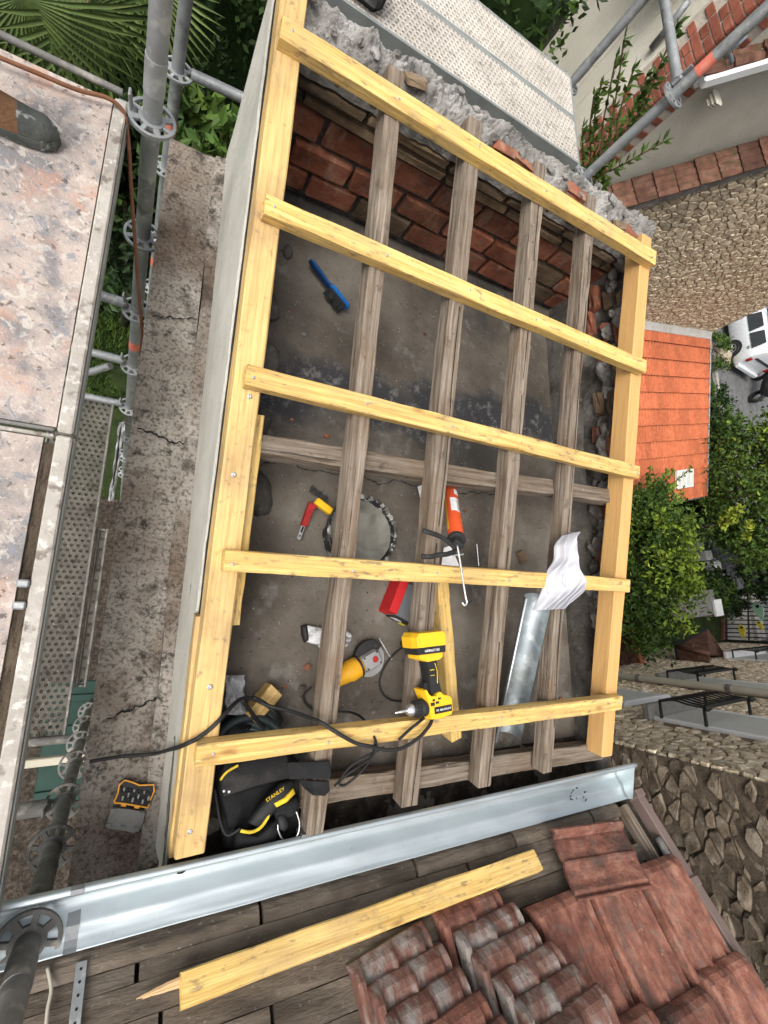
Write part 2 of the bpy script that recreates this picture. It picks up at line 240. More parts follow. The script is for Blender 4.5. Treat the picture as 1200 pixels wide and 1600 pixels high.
# broad damp band with salt bloom across the floor slab (a stain with its own shape)
def floor_stain():
    m = MATS['floor_concrete']; t = NT(m); p = t.n['Principled BSDF']; src = p.inputs['Base Color'].links[0].from_socket
    tc = t.new('ShaderNodeTexCoord'); sp = t.new('ShaderNodeSeparateXYZ'); t.link(tc.outputs['Object'], sp.inputs[0])
    n = t.new('ShaderNodeTexNoise'); n.inputs['Scale'].default_value = 5; n.inputs['Detail'].default_value = 8; t.link(tc.outputs['Object'], n.inputs['Vector'])
    def ma(op, a, b, v=None):
        q = t.new('ShaderNodeMath', operation=op); t.link(a, q.inputs[0])
        if b is None: q.inputs[1].default_value = v
        else: t.link(b, q.inputs[1])
        return q.outputs[0]
    ysl = ma('MULTIPLY', sp.outputs[0], None, .10)
    y = ma('SUBTRACT', sp.outputs[1], ysl); y = ma('ADD', y, ma('MULTIPLY', n.outputs['Fac'], None, .30))
    y = ma('SUBTRACT', y, None, .50); y = ma('ABSOLUTE', y, None, 0)
    mr = t.new('ShaderNodeMapRange'); mr.inputs['From Min'].default_value = .13; mr.inputs['From Max'].default_value = .07; t.link(y, mr.inputs[0])
    mx = t.new('ShaderNodeMix', data_type='RGBA'); t.link(mr.outputs[0], mx.inputs['Factor']); t.link(src, mx.inputs['A']); mx.inputs['B'].default_value = (.034, .034, .036, 1)
    n2 = t.new('ShaderNodeTexNoise'); n2.inputs['Scale'].default_value = 22; n2.inputs['Detail'].default_value = 9; n2.inputs['Roughness'].default_value = .7; t.link(tc.outputs['Object'], n2.inputs['Vector'])
    m2 = t.new('ShaderNodeMapRange'); m2.inputs['From Min'].default_value = .52; m2.inputs['From Max'].default_value = .68; m2.inputs['To Max'].default_value = .8; t.link(n2.outputs['Fac'], m2.inputs[0])
    f2 = ma('MULTIPLY', m2.outputs[0], mr.outputs[0])
    m3 = t.new('ShaderNodeMix', data_type='RGBA'); t.link(f2, m3.inputs['Factor']); t.link(mx.outputs['Result'], m3.inputs['A']); m3.inputs['B'].default_value = (.21, .20, .19, 1)
    t.link(m3.outputs['Result'], p.inputs['Base Color'])
floor_stain()
# ------------------------------------------------------------------ mesh builder
def frame(d, up=(0, 0, 1)):
    x = V(d).normalized(); u = V(up)
    if abs(x.dot(u)) > .98: u = V((0, 1, 0))
    y = u.cross(x).normalized(); z = x.cross(y)
    return Matrix((x, y, z)).transposed().to_4x4()
def world_of(o):
    m = o.matrix_basis.copy()
    if o.parent: m = world_of(o.parent) @ o.matrix_parent_inverse @ m
    return m
def T(x, y=None, z=None): return Matrix.Translation(V((x, y, z)) if y is not None else V(x))
def RX(a): return Matrix.Rotation(a, 4, 'X')
def RY(a): return Matrix.Rotation(a, 4, 'Y')
def RZm(a): return Matrix.Rotation(a, 4, 'Z')
ICO = {}
def ico(sub):
    if sub not in ICO:
        b = bmesh.new(); bmesh.ops.create_icosphere(b, subdivisions=sub, radius=1)
        ICO[sub] = ([v.co.copy() for v in b.verts], [[v.index for v in f.verts] for f in b.faces]); b.free()
    return ICO[sub]
class MB:
    def __init__(s): s.v = []; s.f = []; s.m = []
    def add(s, vs, fs, mi=0, M=None):
        b = len(s.v)
        s.v += [M @ V(p) for p in vs] if M is not None else [V(p) for p in vs]
        for f in fs: s.f.append([b+i for i in f]); s.m.append(mi)
        return s
    def box(s, c, sz, M=None, ch=.002, mi=0, jit=0):
        hx, hy, hz = sz[0]/2, sz[1]/2, sz[2]/2; ch = min(ch, hx*.9, hy*.9, hz*.9); vs = []; idx = {}
        for sx in (-1, 1):
            for sy in (-1, 1):
                for sz_ in (-1, 1):
                    for a in range(3):
                        p = [sx*(hx-ch), sy*(hy-ch), sz_*(hz-ch)]; p[a] = (sx*hx, sy*hy, sz_*hz)[a]
                        idx[(sx, sy, sz_, a)] = len(vs); vs.append(V((c[0]+p[0]+rnd(-jit, jit), c[1]+p[1]+rnd(-jit, jit), c[2]+p[2]+rnd(-jit, jit))))
        fs = []; I = idx
        for a in range(3):
            b, d = (a+1) % 3, (a+2) % 3
            for sg in (-1, 1):
                def k(u, w, ax):
                    q = [0, 0, 0]; q[a] = sg; q[b] = u; q[d] = w; return I[(q[0], q[1], q[2], ax)]
                q = [k(-1, -1, a), k(1, -1, a), k(1, 1, a), k(-1, 1, a)]; fs.append(q if sg > 0 else q[::-1])
        for a in range(3):
            b, d = (a+1) % 3, (a+2) % 3
            for u in (-1, 1):
                for w in (-1, 1):
                    def k(t, ax):
                        q = [0, 0, 0]; q[a] = t; q[b] = u; q[d] = w; return I[(q[0], q[1], q[2], ax)]
                    q = [k(-1, b), k(1, b), k(1, d), k(-1, d)]; fs.append(q if u*w > 0 else q[::-1])
        for sx in (-1, 1):
            for sy in (-1, 1):
                for sz_ in (-1, 1):
                    q = [I[(sx, sy, sz_, a)] for a in range(3)]; fs.append(q if sx*sy*sz_ > 0 else q[::-1])
        return s.add(vs, fs, mi, M)
    def tube(s, path, r, seg=8, mi=0, caps=True, M=None, flat=1.0):
        P = [V(p) for p in path]; n = len(P); vs = []; fs = []; prev = None
        for i in range(n):
            d = (P[min(i+1, n-1)]-P[max(i-1, 0)]).normalized()
            if prev is None:
                u = V((0, 0, 1)) if abs(d.z) < .9 else V((1, 0, 0)); a = d.cross(u).normalized()
            else: a = (prev-d*prev.dot(d)).normalized()
            prev = a; b = d.cross(a); rr = r[i] if isinstance(r, (list, tuple)) else r
            for k in range(seg):
                t = 2*math.pi*k/seg; vs.append(P[i]+a*math.cos(t)*rr+b*math.sin(t)*rr*flat)
        for i in range(n-1):
            for k in range(seg):
                k2 = (k+1) % seg; fs.append([i*seg+k, i*seg+k2, (i+1)*seg+k2, (i+1)*seg+k])
        if caps: fs.append(list(range(seg))[::-1]); fs.append([(n-1)*seg+k for k in range(seg)])
        return s.add(vs, fs, mi, M)
    def lathe(s, prof, seg=20, M=None, mi=0, a0=0, a1=2*math.pi):
        full = abs(a1-a0-2*math.pi) < 1e-4; n = seg if full else seg+1; vs = []; fs = []
        for (r_, z) in prof:
            for k in range(n):
                t = a0+(a1-a0)*k/seg; vs.append((r_*math.cos(t), r_*math.sin(t), z))
        for i in range(len(prof)-1):
            for k in range(seg):
                k2 = (k+1) % n; fs.append([i*n+k, i*n+k2, (i+1)*n+k2, (i+1)*n+k])
        return s.add(vs, fs, mi, M)
    def prism(s, poly, h, M=None, mi=0, inset=0, z0=0):
        n = len(poly); vs = [(p[0], p[1], z0) for p in poly]
        cx = sum(p[0] for p in poly)/n; cy = sum(p[1] for p in poly)/n
        if inset:
            vs += [(p[0], p[1], z0+h*.65) for p in poly]; vs += [(cx+(p[0]-cx)*(1-inset), cy+(p[1]-cy)*(1-inset), z0+h) for p in poly]; L = 3
        else: vs += [(p[0], p[1], z0+h) for p in poly]; L = 2
        fs = [list(range(n))[::-1], [(L-1)*n+i for i in range(n)]]
        for l in range(L-1):
            for i in range(n): j = (i+1) % n; fs.append([l*n+i, l*n+j, (l+1)*n+j, (l+1)*n+i])
        return s.add(vs, fs, mi, M)
    def blob(s, c, r, amp=.3, fr=1.5, sub=2, mi=0, M=None, flatz=None):
        vs, fs = ico(sub); off = V((rnd(-50, 50), rnd(-50, 50), rnd(-50, 50))); out = []
        for v in vs:
            k = 1+amp*noise.noise(v*fr+off)+amp*.5*noise.noise(v*fr*2.7+off)
            p = V((v.x*r[0]*k, v.y*r[1]*k, v.z*r[2]*k))
            if flatz is not None and p.z < flatz: p.z = flatz
            out.append(V(c)+p)
        return s.add(out, fs, mi, M)
    def grid(s, fn, nu, nv, mi=0, M=None, thick=0):
        vs = [fn(i/nu, j/nv) for j in range(nv+1) for i in range(nu+1)]; vs = [V(p) for p in vs]; w = nu+1
        fs = [[j*w+i, j*w+i+1, (j+1)*w+i+1, (j+1)*w+i] for j in range(nv) for i in range(nu)]
        if thick:
            N = len(vs); t = V(thick) if not isinstance(thick, (int, float)) else V((0, 0, -thick)); vs += [p+t for p in vs]
            fs += [[N+k for k in f[::-1]] for f in fs]
            bd = [(i, i+1) for i in range(nu)]+[(nu+j*w, nu+(j+1)*w) for j in range(nv)]+[(nv*w+i+1, nv*w+i) for i in range(nu)]+[((j+1)*w, j*w) for j in range(nv)]
            fs += [[b, a, a+N, b+N] for a, b in bd]
        return s.add(vs, fs, mi, M)
    def mesh(s, name, mats, smooth=False):
        me = bpy.data.meshes.new(name); me.from_pydata([tuple(p) for p in s.v], [], s.f)
        for m in ([mats] if isinstance(mats, str) else mats): me.materials.append(MATS[m])
        me.polygons.foreach_set('material_index', s.m)
        if smooth: me.polygons.foreach_set('use_smooth', [True]*len(s.f))
        me.update(); return me
    def build(s, name, mats, parent=None, smooth=False, label=None, cat=None, group=None, kind=None, local=False, sharp=None):
        if not local and s.v:                        # put the origin at the base of the piece
            lo = [min(p[i] for p in s.v) for i in range(3)]; hi = [max(p[i] for p in s.v) for i in range(3)]
            c = V(((lo[0]+hi[0])/2, (lo[1]+hi[1])/2, lo[2]))
            s.v = [p-c for p in s.v]
        me = s.mesh(name, mats, smooth)
        if sharp and smooth:
            bm = bmesh.new(); bm.from_mesh(me)
            for e in bm.edges:
                if len(e.link_faces) == 2 and e.calc_face_angle(0) > sharp: e.smooth = False
            bm.to_mesh(me); bm.free()
        o = bpy.data.objects.new(name, me); COL.objects.link(o)
        if not local and s.v: o.location = c
        if parent:
            o.parent = parent
            if not local: o.matrix_parent_inverse = world_of(parent).inverted()
        tag(o, label, cat, group, kind); return o
def tag(o, label=None, cat=None, group=None, kind=None):
    for k, v in (('label', label), ('category', cat), ('group', group), ('kind', kind)):
        if v: o[k] = v
    return o
def thing(name, label, cat, M=(0, 0, 0), group=None, kind=None):
    o = bpy.data.objects.new(name, None); COL.objects.link(o); o.empty_display_size = .1
    o.matrix_basis = M if isinstance(M, Matrix) else T(M)
    return tag(o, label, cat, group, kind)
def piece(name, me, parent, M, **k):                 # one more piece sharing a mesh; M in world space
    o = bpy.data.objects.new(name, me); COL.objects.link(o); o.matrix_basis = M
    if parent: o.parent = parent; o.matrix_parent_inverse = world_of(parent).inverted()
    return tag(o, **k)
def text_mesh(body, size, M, name, matn, parent, ext=.0006):
    cu = bpy.data.curves.new('lettering', 'FONT'); cu.body = body; cu.size = size; cu.extrude = ext; cu.align_x = 'CENTER'; cu.align_y = 'CENTER'
    to = bpy.data.objects.new('lettering', cu); me = bpy.data.meshes.new_from_object(to)
    bpy.data.objects.remove(to); me.materials.clear(); me.materials.append(MATS[matn])
    return piece(name, me, parent, M)
def timber(name, a, b, w, h, matn, parent=None, up=(0, 0, 1), ch=.003, jit=.0012, seg=10, bow=0, **k):
    """a, b: ends of the centre line of the top face; local X runs along the piece"""
    a, b = V(a), V(b); L = (b-a).length; Mx = T(a) @ frame(b-a, up); m = MB(); n = seg+1; vs = []
    pr = [(-w/2+ch, 0), (w/2-ch, 0), (w/2, -ch), (w/2, -h+ch), (w/2-ch, -h), (-w/2+ch, -h), (-w/2, -h+ch), (-w/2, -ch)]
    sd_ = rnd(0, 99)
    for i in range(n):
        t = i/seg; dy = bow*math.sin(t*math.pi)+noise.noise(V((t*3, sd_, 0)))*jit*2; dz = noise.noise(V((t*3, sd_, 9)))*jit*2
        for (y, z) in pr: vs.append((t*L+(rnd(-jit, jit) if i in (0, seg) else 0), y+dy+rnd(-jit, jit), z+dz+rnd(-jit, jit)))
    fs = [[i*8+k_, i*8+(k_+1) % 8, (i+1)*8+(k_+1) % 8, (i+1)*8+k_] for i in range(seg) for k_ in range(8)]
    fs = [f[::-1] for f in fs]; fs.append(list(range(8))); fs.append([seg*8+k_ for k_ in range(8)][::-1])
    m.add(vs, fs); me = m.mesh(name, matn)
    o = bpy.data.objects.new(name, me); COL.objects.link(o); o.matrix_basis = Mx
    if parent: o.parent = parent; o.matrix_parent_inverse = world_of(parent).inverted()
    return tag(o, **k)
def smooth_path(P, n=6):
    P = [V(p) for p in P]; out = []
    for i in range(len(P)-1):
        p0, p1, p2, p3 = P[max(i-1, 0)], P[i], P[i+1], P[min(i+2, len(P)-1)]
        for k in range(n):
            t = k/n; out.append(.5*((2*p1)+(p2-p0)*t+(2*p0-5*p1+4*p2-p3)*t*t+(3*p1-p0-3*p2+p3)*t*t*t))
    out.append(P[-1]); return out
def cells(w, h, cw, ch, jit=.47, stagger=True):
    """irregular stone shapes: clipped cells of a jittered grid, in wall coordinates"""
    nx, ny = int(w/cw)+2, int(h/ch)+2; pts = {}
    for j in range(-1, ny+1):
        for i in range(-1, nx+1):
            pts[i, j] = ((i+.5+(.5 if stagger and j % 2 else 0)+rnd(-jit, jit))*cw, (j+.5+rnd(-jit, jit))*ch)
    out = []; asp = cw/ch
    for j in range(ny):
        for i in range(nx):
            c = pts[i, j]; poly = [(c[0]-1.6*cw, c[1]-1.6*ch), (c[0]+1.6*cw, c[1]-1.6*ch), (c[0]+1.6*cw, c[1]+1.6*ch), (c[0]-1.6*cw, c[1]+1.6*ch)]
            for dj in (-2, -1, 0, 1, 2):
                for di in (-2, -1, 0, 1, 2):
                    q = pts.get((i+di, j+dj))
                    if q is None or (di == 0 and dj == 0): continue
                    mx, my = (c[0]+q[0])/2, (c[1]+q[1])/2; nx_, ny_ = q[0]-c[0], (q[1]-c[1])*asp*asp
                    poly = clip(poly, mx, my, nx_, ny_)
            poly = clip(poly, 0, 0, -1, 0); poly = clip(poly, w, 0, 1, 0); poly = clip(poly, 0, 0, 0, -1); poly = clip(poly, 0, h, 0, 1)
            if len(poly) >= 3: out.append(poly)
    return out
def clip(poly, mx, my, nx, ny):
    out = []
    for i in range(len(poly)):
        a, b = poly[i], poly[(i+1) % len(poly)]
        da = (a[0]-mx)*nx+(a[1]-my)*ny; db = (b[0]-mx)*nx+(b[1]-my)*ny
        if da <= 0: out.append(a)
        if da*db < 0: t = da/(da-db); out.append((a[0]+(b[0]-a[0])*t, a[1]+(b[1]-a[1])*t))
    return out
def stone_face(parent, M, w, h, cw, ch, matn, gap, dep, limit=300, test=None, regions=(), name='stone'):
    """M: wall frame, x along, y up, z out of the face. Nearest `limit` stones are parts of their own, the rest one part"""
    cl = []
    for poly in cells(w, h, cw, ch):
        for rg in regions:
            for (mx, my, nx, ny) in rg: poly = clip(poly, mx, my, nx, ny)
        if len(poly) < 3: continue
        cx = sum(p[0] for p in poly)/len(poly); cy = sum(p[1] for p in poly)/len(poly)
        ar = abs(sum(poly[i][0]*poly[(i+1) % len(poly)][1]-poly[(i+1) % len(poly)][0]*poly[i][1] for i in range(len(poly))))/2
        if ar < cw*ch*.08: continue
        wp = M @ V((cx, cy, 0))
        if not seen(wp, 220) or (test and not test(cx, cy)): continue
        cl.append((wp.length, poly, cx, cy))
    cl.sort(key=lambda q: q[0]); rest = MB()
    for n, (d, poly, cx, cy) in enumerate(cl):
        # round corners by cutting each corner, shrink by the joint
        pp = []
        for i in range(len(poly)):
            a, b, c = poly[i-1], poly[i], poly[(i+1) % len(poly)]
            q1, q2 = rnd(.05, .2), rnd(.05, .2); pp.append((b[0]*(1-q1)+a[0]*q1, b[1]*(1-q1)+a[1]*q1)); pp.append((b[0]*(1-q2)+c[0]*q2, b[1]*(1-q2)+c[1]*q2))
        k = 1-gap/math.sqrt(cw*ch)
        pp = [((p[0]-cx)*k, (p[1]-cy)*k) for p in pp]
        dd = dep*rnd(.5, 1.25); m = MB(); m.prism(pp, dd, inset=rnd(.12, .24), z0=-dep*.3)
        L = len(pp)
        tx, ty = rnd(-.3, .3)*dep/.05, rnd(-.3, .3)*dep/.05
        for i in range(2*L, 3*L): m.v[i].z += m.v[i].x*tx+m.v[i].y*ty+rnd(-.1, .1)*dd
        Mw = M @ T(cx, cy, 0)
        if n < limit: piece(name, m.mesh(name, matn), parent, Mw)
        else: rest.add(m.v, m.f, 0, Mw)
    if rest.v: rest.build(name, matn, parent, kind='stuff')
def leaves(m, pts, size, up=.5, asp=.55, mi=0, dirs=None):
    for i, p in enumerate(pts):
        n = V((rnd(-1, 1), rnd(-1, 1), rnd(-1, 1)+up)).normalized()
        d = n.cross(V((rnd(-1, 1), rnd(-1, 1), rnd(-1, 1)))).normalized(); s = n.cross(d)
        L = size*rnd(.65, 1.3); w = L*asp*.5; p = V(p); b = n*L*.12
        m.add([p-d*L*.5, p+s*w-b, p+d*L*.5, p-s*w-b], [[0, 1, 2], [0, 2, 3]], mi)
def crown_points(c, r, n, clumps, inner=.35):
    """leaf positions gathered in uneven clumps over an ellipsoid"""
    out = []; cs = []
    for _ in range(clumps):
        d = V((rnd(-1, 1), rnd(-1, 1), rnd(-.7, 1))).normalized(); k = rnd(inner, 1)**.5
        cs.append((V((d.x*r[0]*k, d.y*r[1]*k, d.z*r[2]*k)), rnd(.16, .34)))
    mean = (r[0]+r[1]+r[2])/3
    for _ in range(n):
        q, s_ = random.choice(cs); g = V((random.gauss(0, 1), random.gauss(0, 1), random.gauss(0, .7)))*s_*mean*.62
        out.append(V(c)+q+g)
    return out
def tree(label, c, r, n, lm, leaf=.09, clumps=40, ground=GZ, group='trees and bushes beyond the box roof', name='tree', lm2=None, trunk=.07, cat='tree'):
    t = thing(name, label, cat, (c[0], c[1], ground), group)
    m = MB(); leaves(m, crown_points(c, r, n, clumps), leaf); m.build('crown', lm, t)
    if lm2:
        m = MB(); leaves(m, crown_points((c[0], c[1], c[2]+r[2]*.25), (r[0]*.8, r[1]*.8, r[2]*.85), int(n*.25), int(clumps*.4), .7), leaf); m.build('sun_tint_shoots', lm2, t)  # lighter leaves high in the crown; sunlight is put into their colour
    b = MB(); top = V((c[0], c[1], c[2]+r[2]*.1)); base = V((c[0]+rnd(-.1, .1), c[1]+rnd(-.1, .1), ground-.05))
    b.tube([base, base.lerp(top, .4)+V((rnd(-.06, .06), rnd(-.06, .06), 0)), top], [trunk*1.3, trunk, trunk*.4], 8)
    for _ in range(7):
        s0 = base.lerp(top, rnd(.45, .9)); d = V((rnd(-1, 1)*r[0], rnd(-1, 1)*r[1], rnd(0, .7)*r[2]))*.75
        b.tube([s0, s0+d*.5+V((0, 0, .08)), s0+d], [trunk*.45, trunk*.3, trunk*.12], 6)
    b.build('trunk', 'bark', t, smooth=True); return t

# ================================================================== THE SETTING
m = MB(); m.grid(lambda u, v: (-60+u*160, -60+v*160, GZ), 8, 8); m.build('ground', 'grass', kind='structure')
m = MB(); m.box((19.9, 8, GZ+.002), (8.4, 70, .004), ch=.0005); m.build('road', 'asphalt', kind='structure')
m = MB(); m.box((-.4, -1.0, GZ+.02), (1.9, 4.9, .03), ch=.005); m.build('shade_slab', 'soil', kind='structure')  # slab added on the ground; its dark soil colour stands in for shade
m = MB()
for i in range(24): m.box((15.68, -5+i*1.02, GZ+.065), (.14, 1.0, .13), ch=.015, jit=.003)
m.build('kerb', 'kerb', kind='structure')

# ------------------------------------------------ floor of the open box
m = MB()
def fl(u, v):
    x, y = .18+u*1.6, -.62+v*2.16
    return (x, y, FZ+.006*noise.noise(V((x*3, y*3, 0)))+.003*noise.noise(V((x*14, y*14, 3))))
m.grid(fl, 60, 80, thick=.14); fo = m.build('floor', 'floor_concrete', kind='structure', smooth=True)
def crack(pts, z, w, parent, M=None, name='crack', mt='dark_void'):
    m = MB(); pts = [V((p[0], p[1], z)) for p in pts]; P = []
    for i in range(len(pts)-1):
        for k in range(6):
            q = pts[i].lerp(pts[i+1], k/6); P.append(q+V((rnd(-.006, .006), rnd(-.006, .006), 0)))
    P.append(pts[-1])
    for i in range(len(P)-1):
        d = (P[i+1]-P[i]).normalized(); s_ = V((-d.y, d.x, 0))*w*rnd(.35, 1)
        m.add([P[i]-s_, P[i+1]-s_, P[i+1]+s_, P[i]+s_], [[0, 1, 2, 3]])
    return m.build(name, mt, parent)
def px_floor(*ps): return [at(p[0], p[1], FZ) for p in ps]
crack(px_floor((408, 728), (440, 722), (480, 735), (520, 740), (565, 745), (590, 757), (620, 752), (655, 765), (700, 772), (740, 770), (775, 775)), FZ+.008, .0022, fo)
# rubble lying on the floor and old mortar along the left foot of the box
for i in range(26):
    m = MB(); p = at(rnd(400, 900), rnd(380, 1150), FZ); r_ = rnd(.004, .011)
    m.blob((0, 0, r_*.5), (r_*1.3, r_, r_*.7), .4, 1.3, 1)
    m.build('rubble_chip', random.choice(['mortar', 'mortar_dirty', 'brick_red']), None, label='small chip of rubble scattered on the concrete floor', cat='rubble', group='rubble chips on the floor', local=True).location = (p.x, p.y, FZ)
for (px, py, s_) in ((424, 480, .035), (422, 560, .04), (414, 655, .03), (410, 770, .045), (452, 390, .02)):
    m = MB(); p = at(px, py, FZ+.02); m.blob((0, 0, s_*.3), (s_*.8, s_*1.5, s_*.7), .4, 1.4, 2)
    o = m.build('mortar_lump', 'wall_foot', None, smooth=True, label='grey mortar lump at the left foot of the open box', cat='mortar', group='mortar lumps along the left beam', local=True); o.location = (p.x, p.y, FZ)
p = at(812, 870, FZ); m = MB(); m.box((0, 0, .012), (.034, .05, .024), M=RZm(R(35)), ch=.004, jit=.003)
o = m.build('brick_fragment', 'brick_tan', None, label='small pinkish brick fragment on the floor between two grey rafters', cat='brick', local=True); o.location = (p.x, p.y, FZ)

def grit(n, fn, r0, r1, mt, label):
    m = MB()
    for i in range(n):
        p = fn(); s_ = rnd(r0, r1)**1.0; a = rnd(0, 6.28); c, q = math.cos(a)*s_, math.sin(a)*s_; k = rnd(.5, 1)
        m.add([p+V((c, q, 0)), p+V((-q*k, c*k, 0)), p+V((-c, -q, 0)), p+V((q*k, -c*k, 0)), p+V((rnd(-.3, .3)*s_, rnd(-.3, .3)*s_, s_*.9))], [[0, 1, 4], [1, 2, 4], [2, 3, 4], [3, 0, 4]])
    m.build('grit', mt, kind='stuff', label=label, cat='grit')
fg = lambda: (lambda p: V((p.x, p.y, FZ+.004+.006*noise.noise(V((p.x*3, p.y*3, 0))))))(V((rnd(.27, 1.70), rnd(-.44, 1.48)**1.0, 0)))
grit(1500, fg, .0008, .0030, 'mortar', 'pale grit and mortar crumbs strewn over the box floor')
grit(900, fg, .0008, .0032, 'soil', 'dark grit strewn over the box floor')
# ------------------------------------------------ concrete ledge and rendered parapet (left)
lg = thing('concrete_ledge', 'weathered concrete ledge with black lichen along the rendered parapet', 'ledge', (.08, .5, -1.75))
m = MB()
def lf(u, v):
    x, y = -.022+u*.16, -.75+v*2.463
    return (x+.004*noise.noise(V((y*6, u*3, 0)))*(1 if u < .01 else 0), y, -1.6+.004*noise.noise(V((x*25, y*25, 1)))+.002*noise.noise(V((x*70, y*70, 4))))
m.grid(lf, 16, 150, thick=.13); m.build('ledge_slab', 'ledge_concrete', lg, smooth=True, sharp=.9)
m = MB()
def lf2(u, v):
    y = -.75+v*2.463; x = .137+.012*noise.noise(V((y*2.3, 0, 7)))*(1-u)+u*.05
    return (x, y, -1.588+.012*u+.004*noise.noise(V((x*25, y*25, 1))))
m.grid(lf2, 4, 120, thick=.1); m.build('fillet', 'ledge_concrete', lg, smooth=True, sharp=.9)
def ledge_pts(*ps): return [at(p[0], p[1], -1.6) for p in ps]
crack(ledge_pts((238, 495), (262, 497), (285, 500), (310, 500)), -1.592, .0025, lg)
crack(ledge_pts((217, 672), (240, 678), (265, 690), (292, 695)), -1.592, .0035, lg)
crack(ledge_pts((170, 1120), (200, 1110), (225, 1098), (250, 1088)), -1.592, .003, lg)
# parapet: outer face X=.183, top follows the roof
def ptop(y): return F(y)-.118
pw = thing('parapet_wall', 'low off-white rendered parapet between the lichen ledge and yellow beam', 'wall', (.23, .5, -1.6))
m = MB()
def pf(u, v):
    y = -.62+v*2.35; top = ptop(y)-.042+.012*noise.noise(V((y*9, 0, 0)))+.006*noise.noise(V((y*31, 0, 5)))
    z = -1.62+u*(top+1.62)
    return (.175+.006*u+.003*noise.noise(V((y*4, z*6, 2)))+.001*noise.noise(V((y*30, z*30, 7))), y, z)
m.grid(pf, 10, 140, thick=(.02, 0, 0)); m.build('render_coat', 'render_white', pw, smooth=True, sharp=.9)
m = MB()
def pt(u, v):
    y = -.62+v*2.25; x = .187+u*.066
    return (x, y, ptop(y)-.004+.008*noise.noise(V((x*30, y*30, 0)))-.006*(u < .01))
m.grid(pt, 8, 160, thick=.5); m.build('masonry_core', 'soil', pw)
# house body below the box (closes the volume down to the garden)
hb = thing('house_body', 'shaded lower walls of the house under the open box roof', 'house', (.9, 0, GZ))
m = MB(); m.box((.92, .55, (GZ-1.75)/2), (1.80, 1.9, -1.75-GZ), ch=.01); m.build('wall', 'stucco_cream', hb)
m = MB(); m.box((.95, -2.2, (GZ-1.95)/2), (1.8, 3.1, -1.95-GZ), ch=.01); m.build('rear_wall', 'stucco_cream', hb)
# green shutters and cream bars low on the left side of the house, seen past the scaffold
sh = thing('green_shutter', 'dark green shutter low behind the rosette post under the ledge', 'shutter', (-.02, -1.0, -4.9))
m = MB(); m.box((-.10, -.95, -4.55), (.5, .9, .05), ch=.006); m.build('panel', 'green_paint', sh)
for i in range(4):
    m = MB(); m.box((-.10, -.62-i*.22, -4.515), (.5, .05, .02), ch=.004); m.build('rail', 'green_paint', sh)
cb = thing('cream_beam', 'cream painted timber beam above the green shutter beside the post', 'beam', (-.1, -.95, -4.0))
m = MB(); m.box((-.13, -.93, -4.0), (.7, .05, .06), M=None, ch=.006); m.build('bar', 'pipe_beige', cb)

# ------------------------------------------------ far brick wall (top of the picture), bricks one by one
fw = thing('brick_wall', 'far inner wall of red and tan bricks under the top batten', 'wall', (1, 1.6, FZ))
m = MB(); m.box((1.02, 1.60, (FZ-.05-.955)/2), (1.64, .118, -.955-FZ+.05), ch=.004); m.build('mortar_bed', 'mortar_dark', fw)
z = FZ+.02
for row, (h, L, mt_, out) in enumerate(((.100, .215, 'r', .0), (.100, .22, 'r', .004), (.098, .215, 'r', .0), (.048, .28, 't', .010), (.048, .29, 't', .022), (.044, .25, 't', .012), (.042, .24, 't', .026))):
    x = .21-(row % 2)*L*.5
    while x < 1.75:
        l = L*rnd(.88, 1.1); a, b = max(x, .2), min(x+l-.014, 1.76)
        if b-a > .03:
            m = MB(); d = .05; tan = mt_ == 't' or random.random() < .08
            m.box((0, 0, 0), (b-a, d, h-.017), ch=.006, jit=.004)
            piece('brick', m.mesh('brick', 'brick_tan' if tan else 'brick_red'), fw, T((a+b)/2, 1.546-out-rnd(-.004, .005), z+h/2) @ RZm(rnd(-.015, .015)) @ RY(rnd(-.012, .012)))
        x += l
    z += h
# ragged mortar crest on the wall top
m = MB()
def crest(u, v):
    x = .2+u*1.6; y = 1.50+v*.17
    e = math.sin(math.pi*min(1, v*1.02))**.6
    hh = .022*e+.03*v+e*(.024*noise.noise(V((x*7, y*9, 0)))+.024*noise.noise(V((x*19, y*26, 3)))+.020*abs(noise.noise(V((x*40, y*60, 6))))+.010*noise.noise(V((x*90, y*120, 8))))
    edge = .03*noise.noise(V((x*9, 0, 11)))+.02*noise.noise(V((x*27, 0, 4)))
    return (x, y+edge*(v-.3)*1.5, -.955+hh-.06*max(0, v-.8)*5*(.5+noise.noise(V((x*6, 1, 1)))))
m.grid(crest, 300, 44, thick=.06); m.build('mortar_crest', 'mortar', fw, smooth=False)
for i in range(22):
    x = .26+i*.07+rnd(-.03, .03); y = rnd(1.5, 1.66); s_ = rnd(.008, .018)
    m = MB(); m.blob((0, 0, 0), (s_*1.5, s_, s_*.8), .5, 1.6, 2); piece('mortar_chunk', m.mesh('mortar_chunk', 'mortar'), fw, T(x, y, -.905+rnd(-.01, .015)) @ RZm(rnd(0, 3)))
for (px, py, l, mt_, a) in ((650, 120, .07, 'brick_tan', 20), (790, 228, .10, 'brick_red', 4), (820, 250, .09, 'brick_red', -6), (838, 268, .05, 'mortar', 0), (905, 300, .12, 'brick_red', -4), (973, 348, .09, 'brick_tan', 12), (985, 360, .07, 'brick_red', -30)):
    p = at(px, py, -.90); m = MB(); m.box((0, 0, 0), (l, .036, .02), ch=.005, jit=.005)
    piece('broken_brick', m.mesh('broken_brick', mt_), fw, T(p.x, p.y-.01, -.905) @ RZm(R(a)) @ RX(rnd(-.3, .3)))

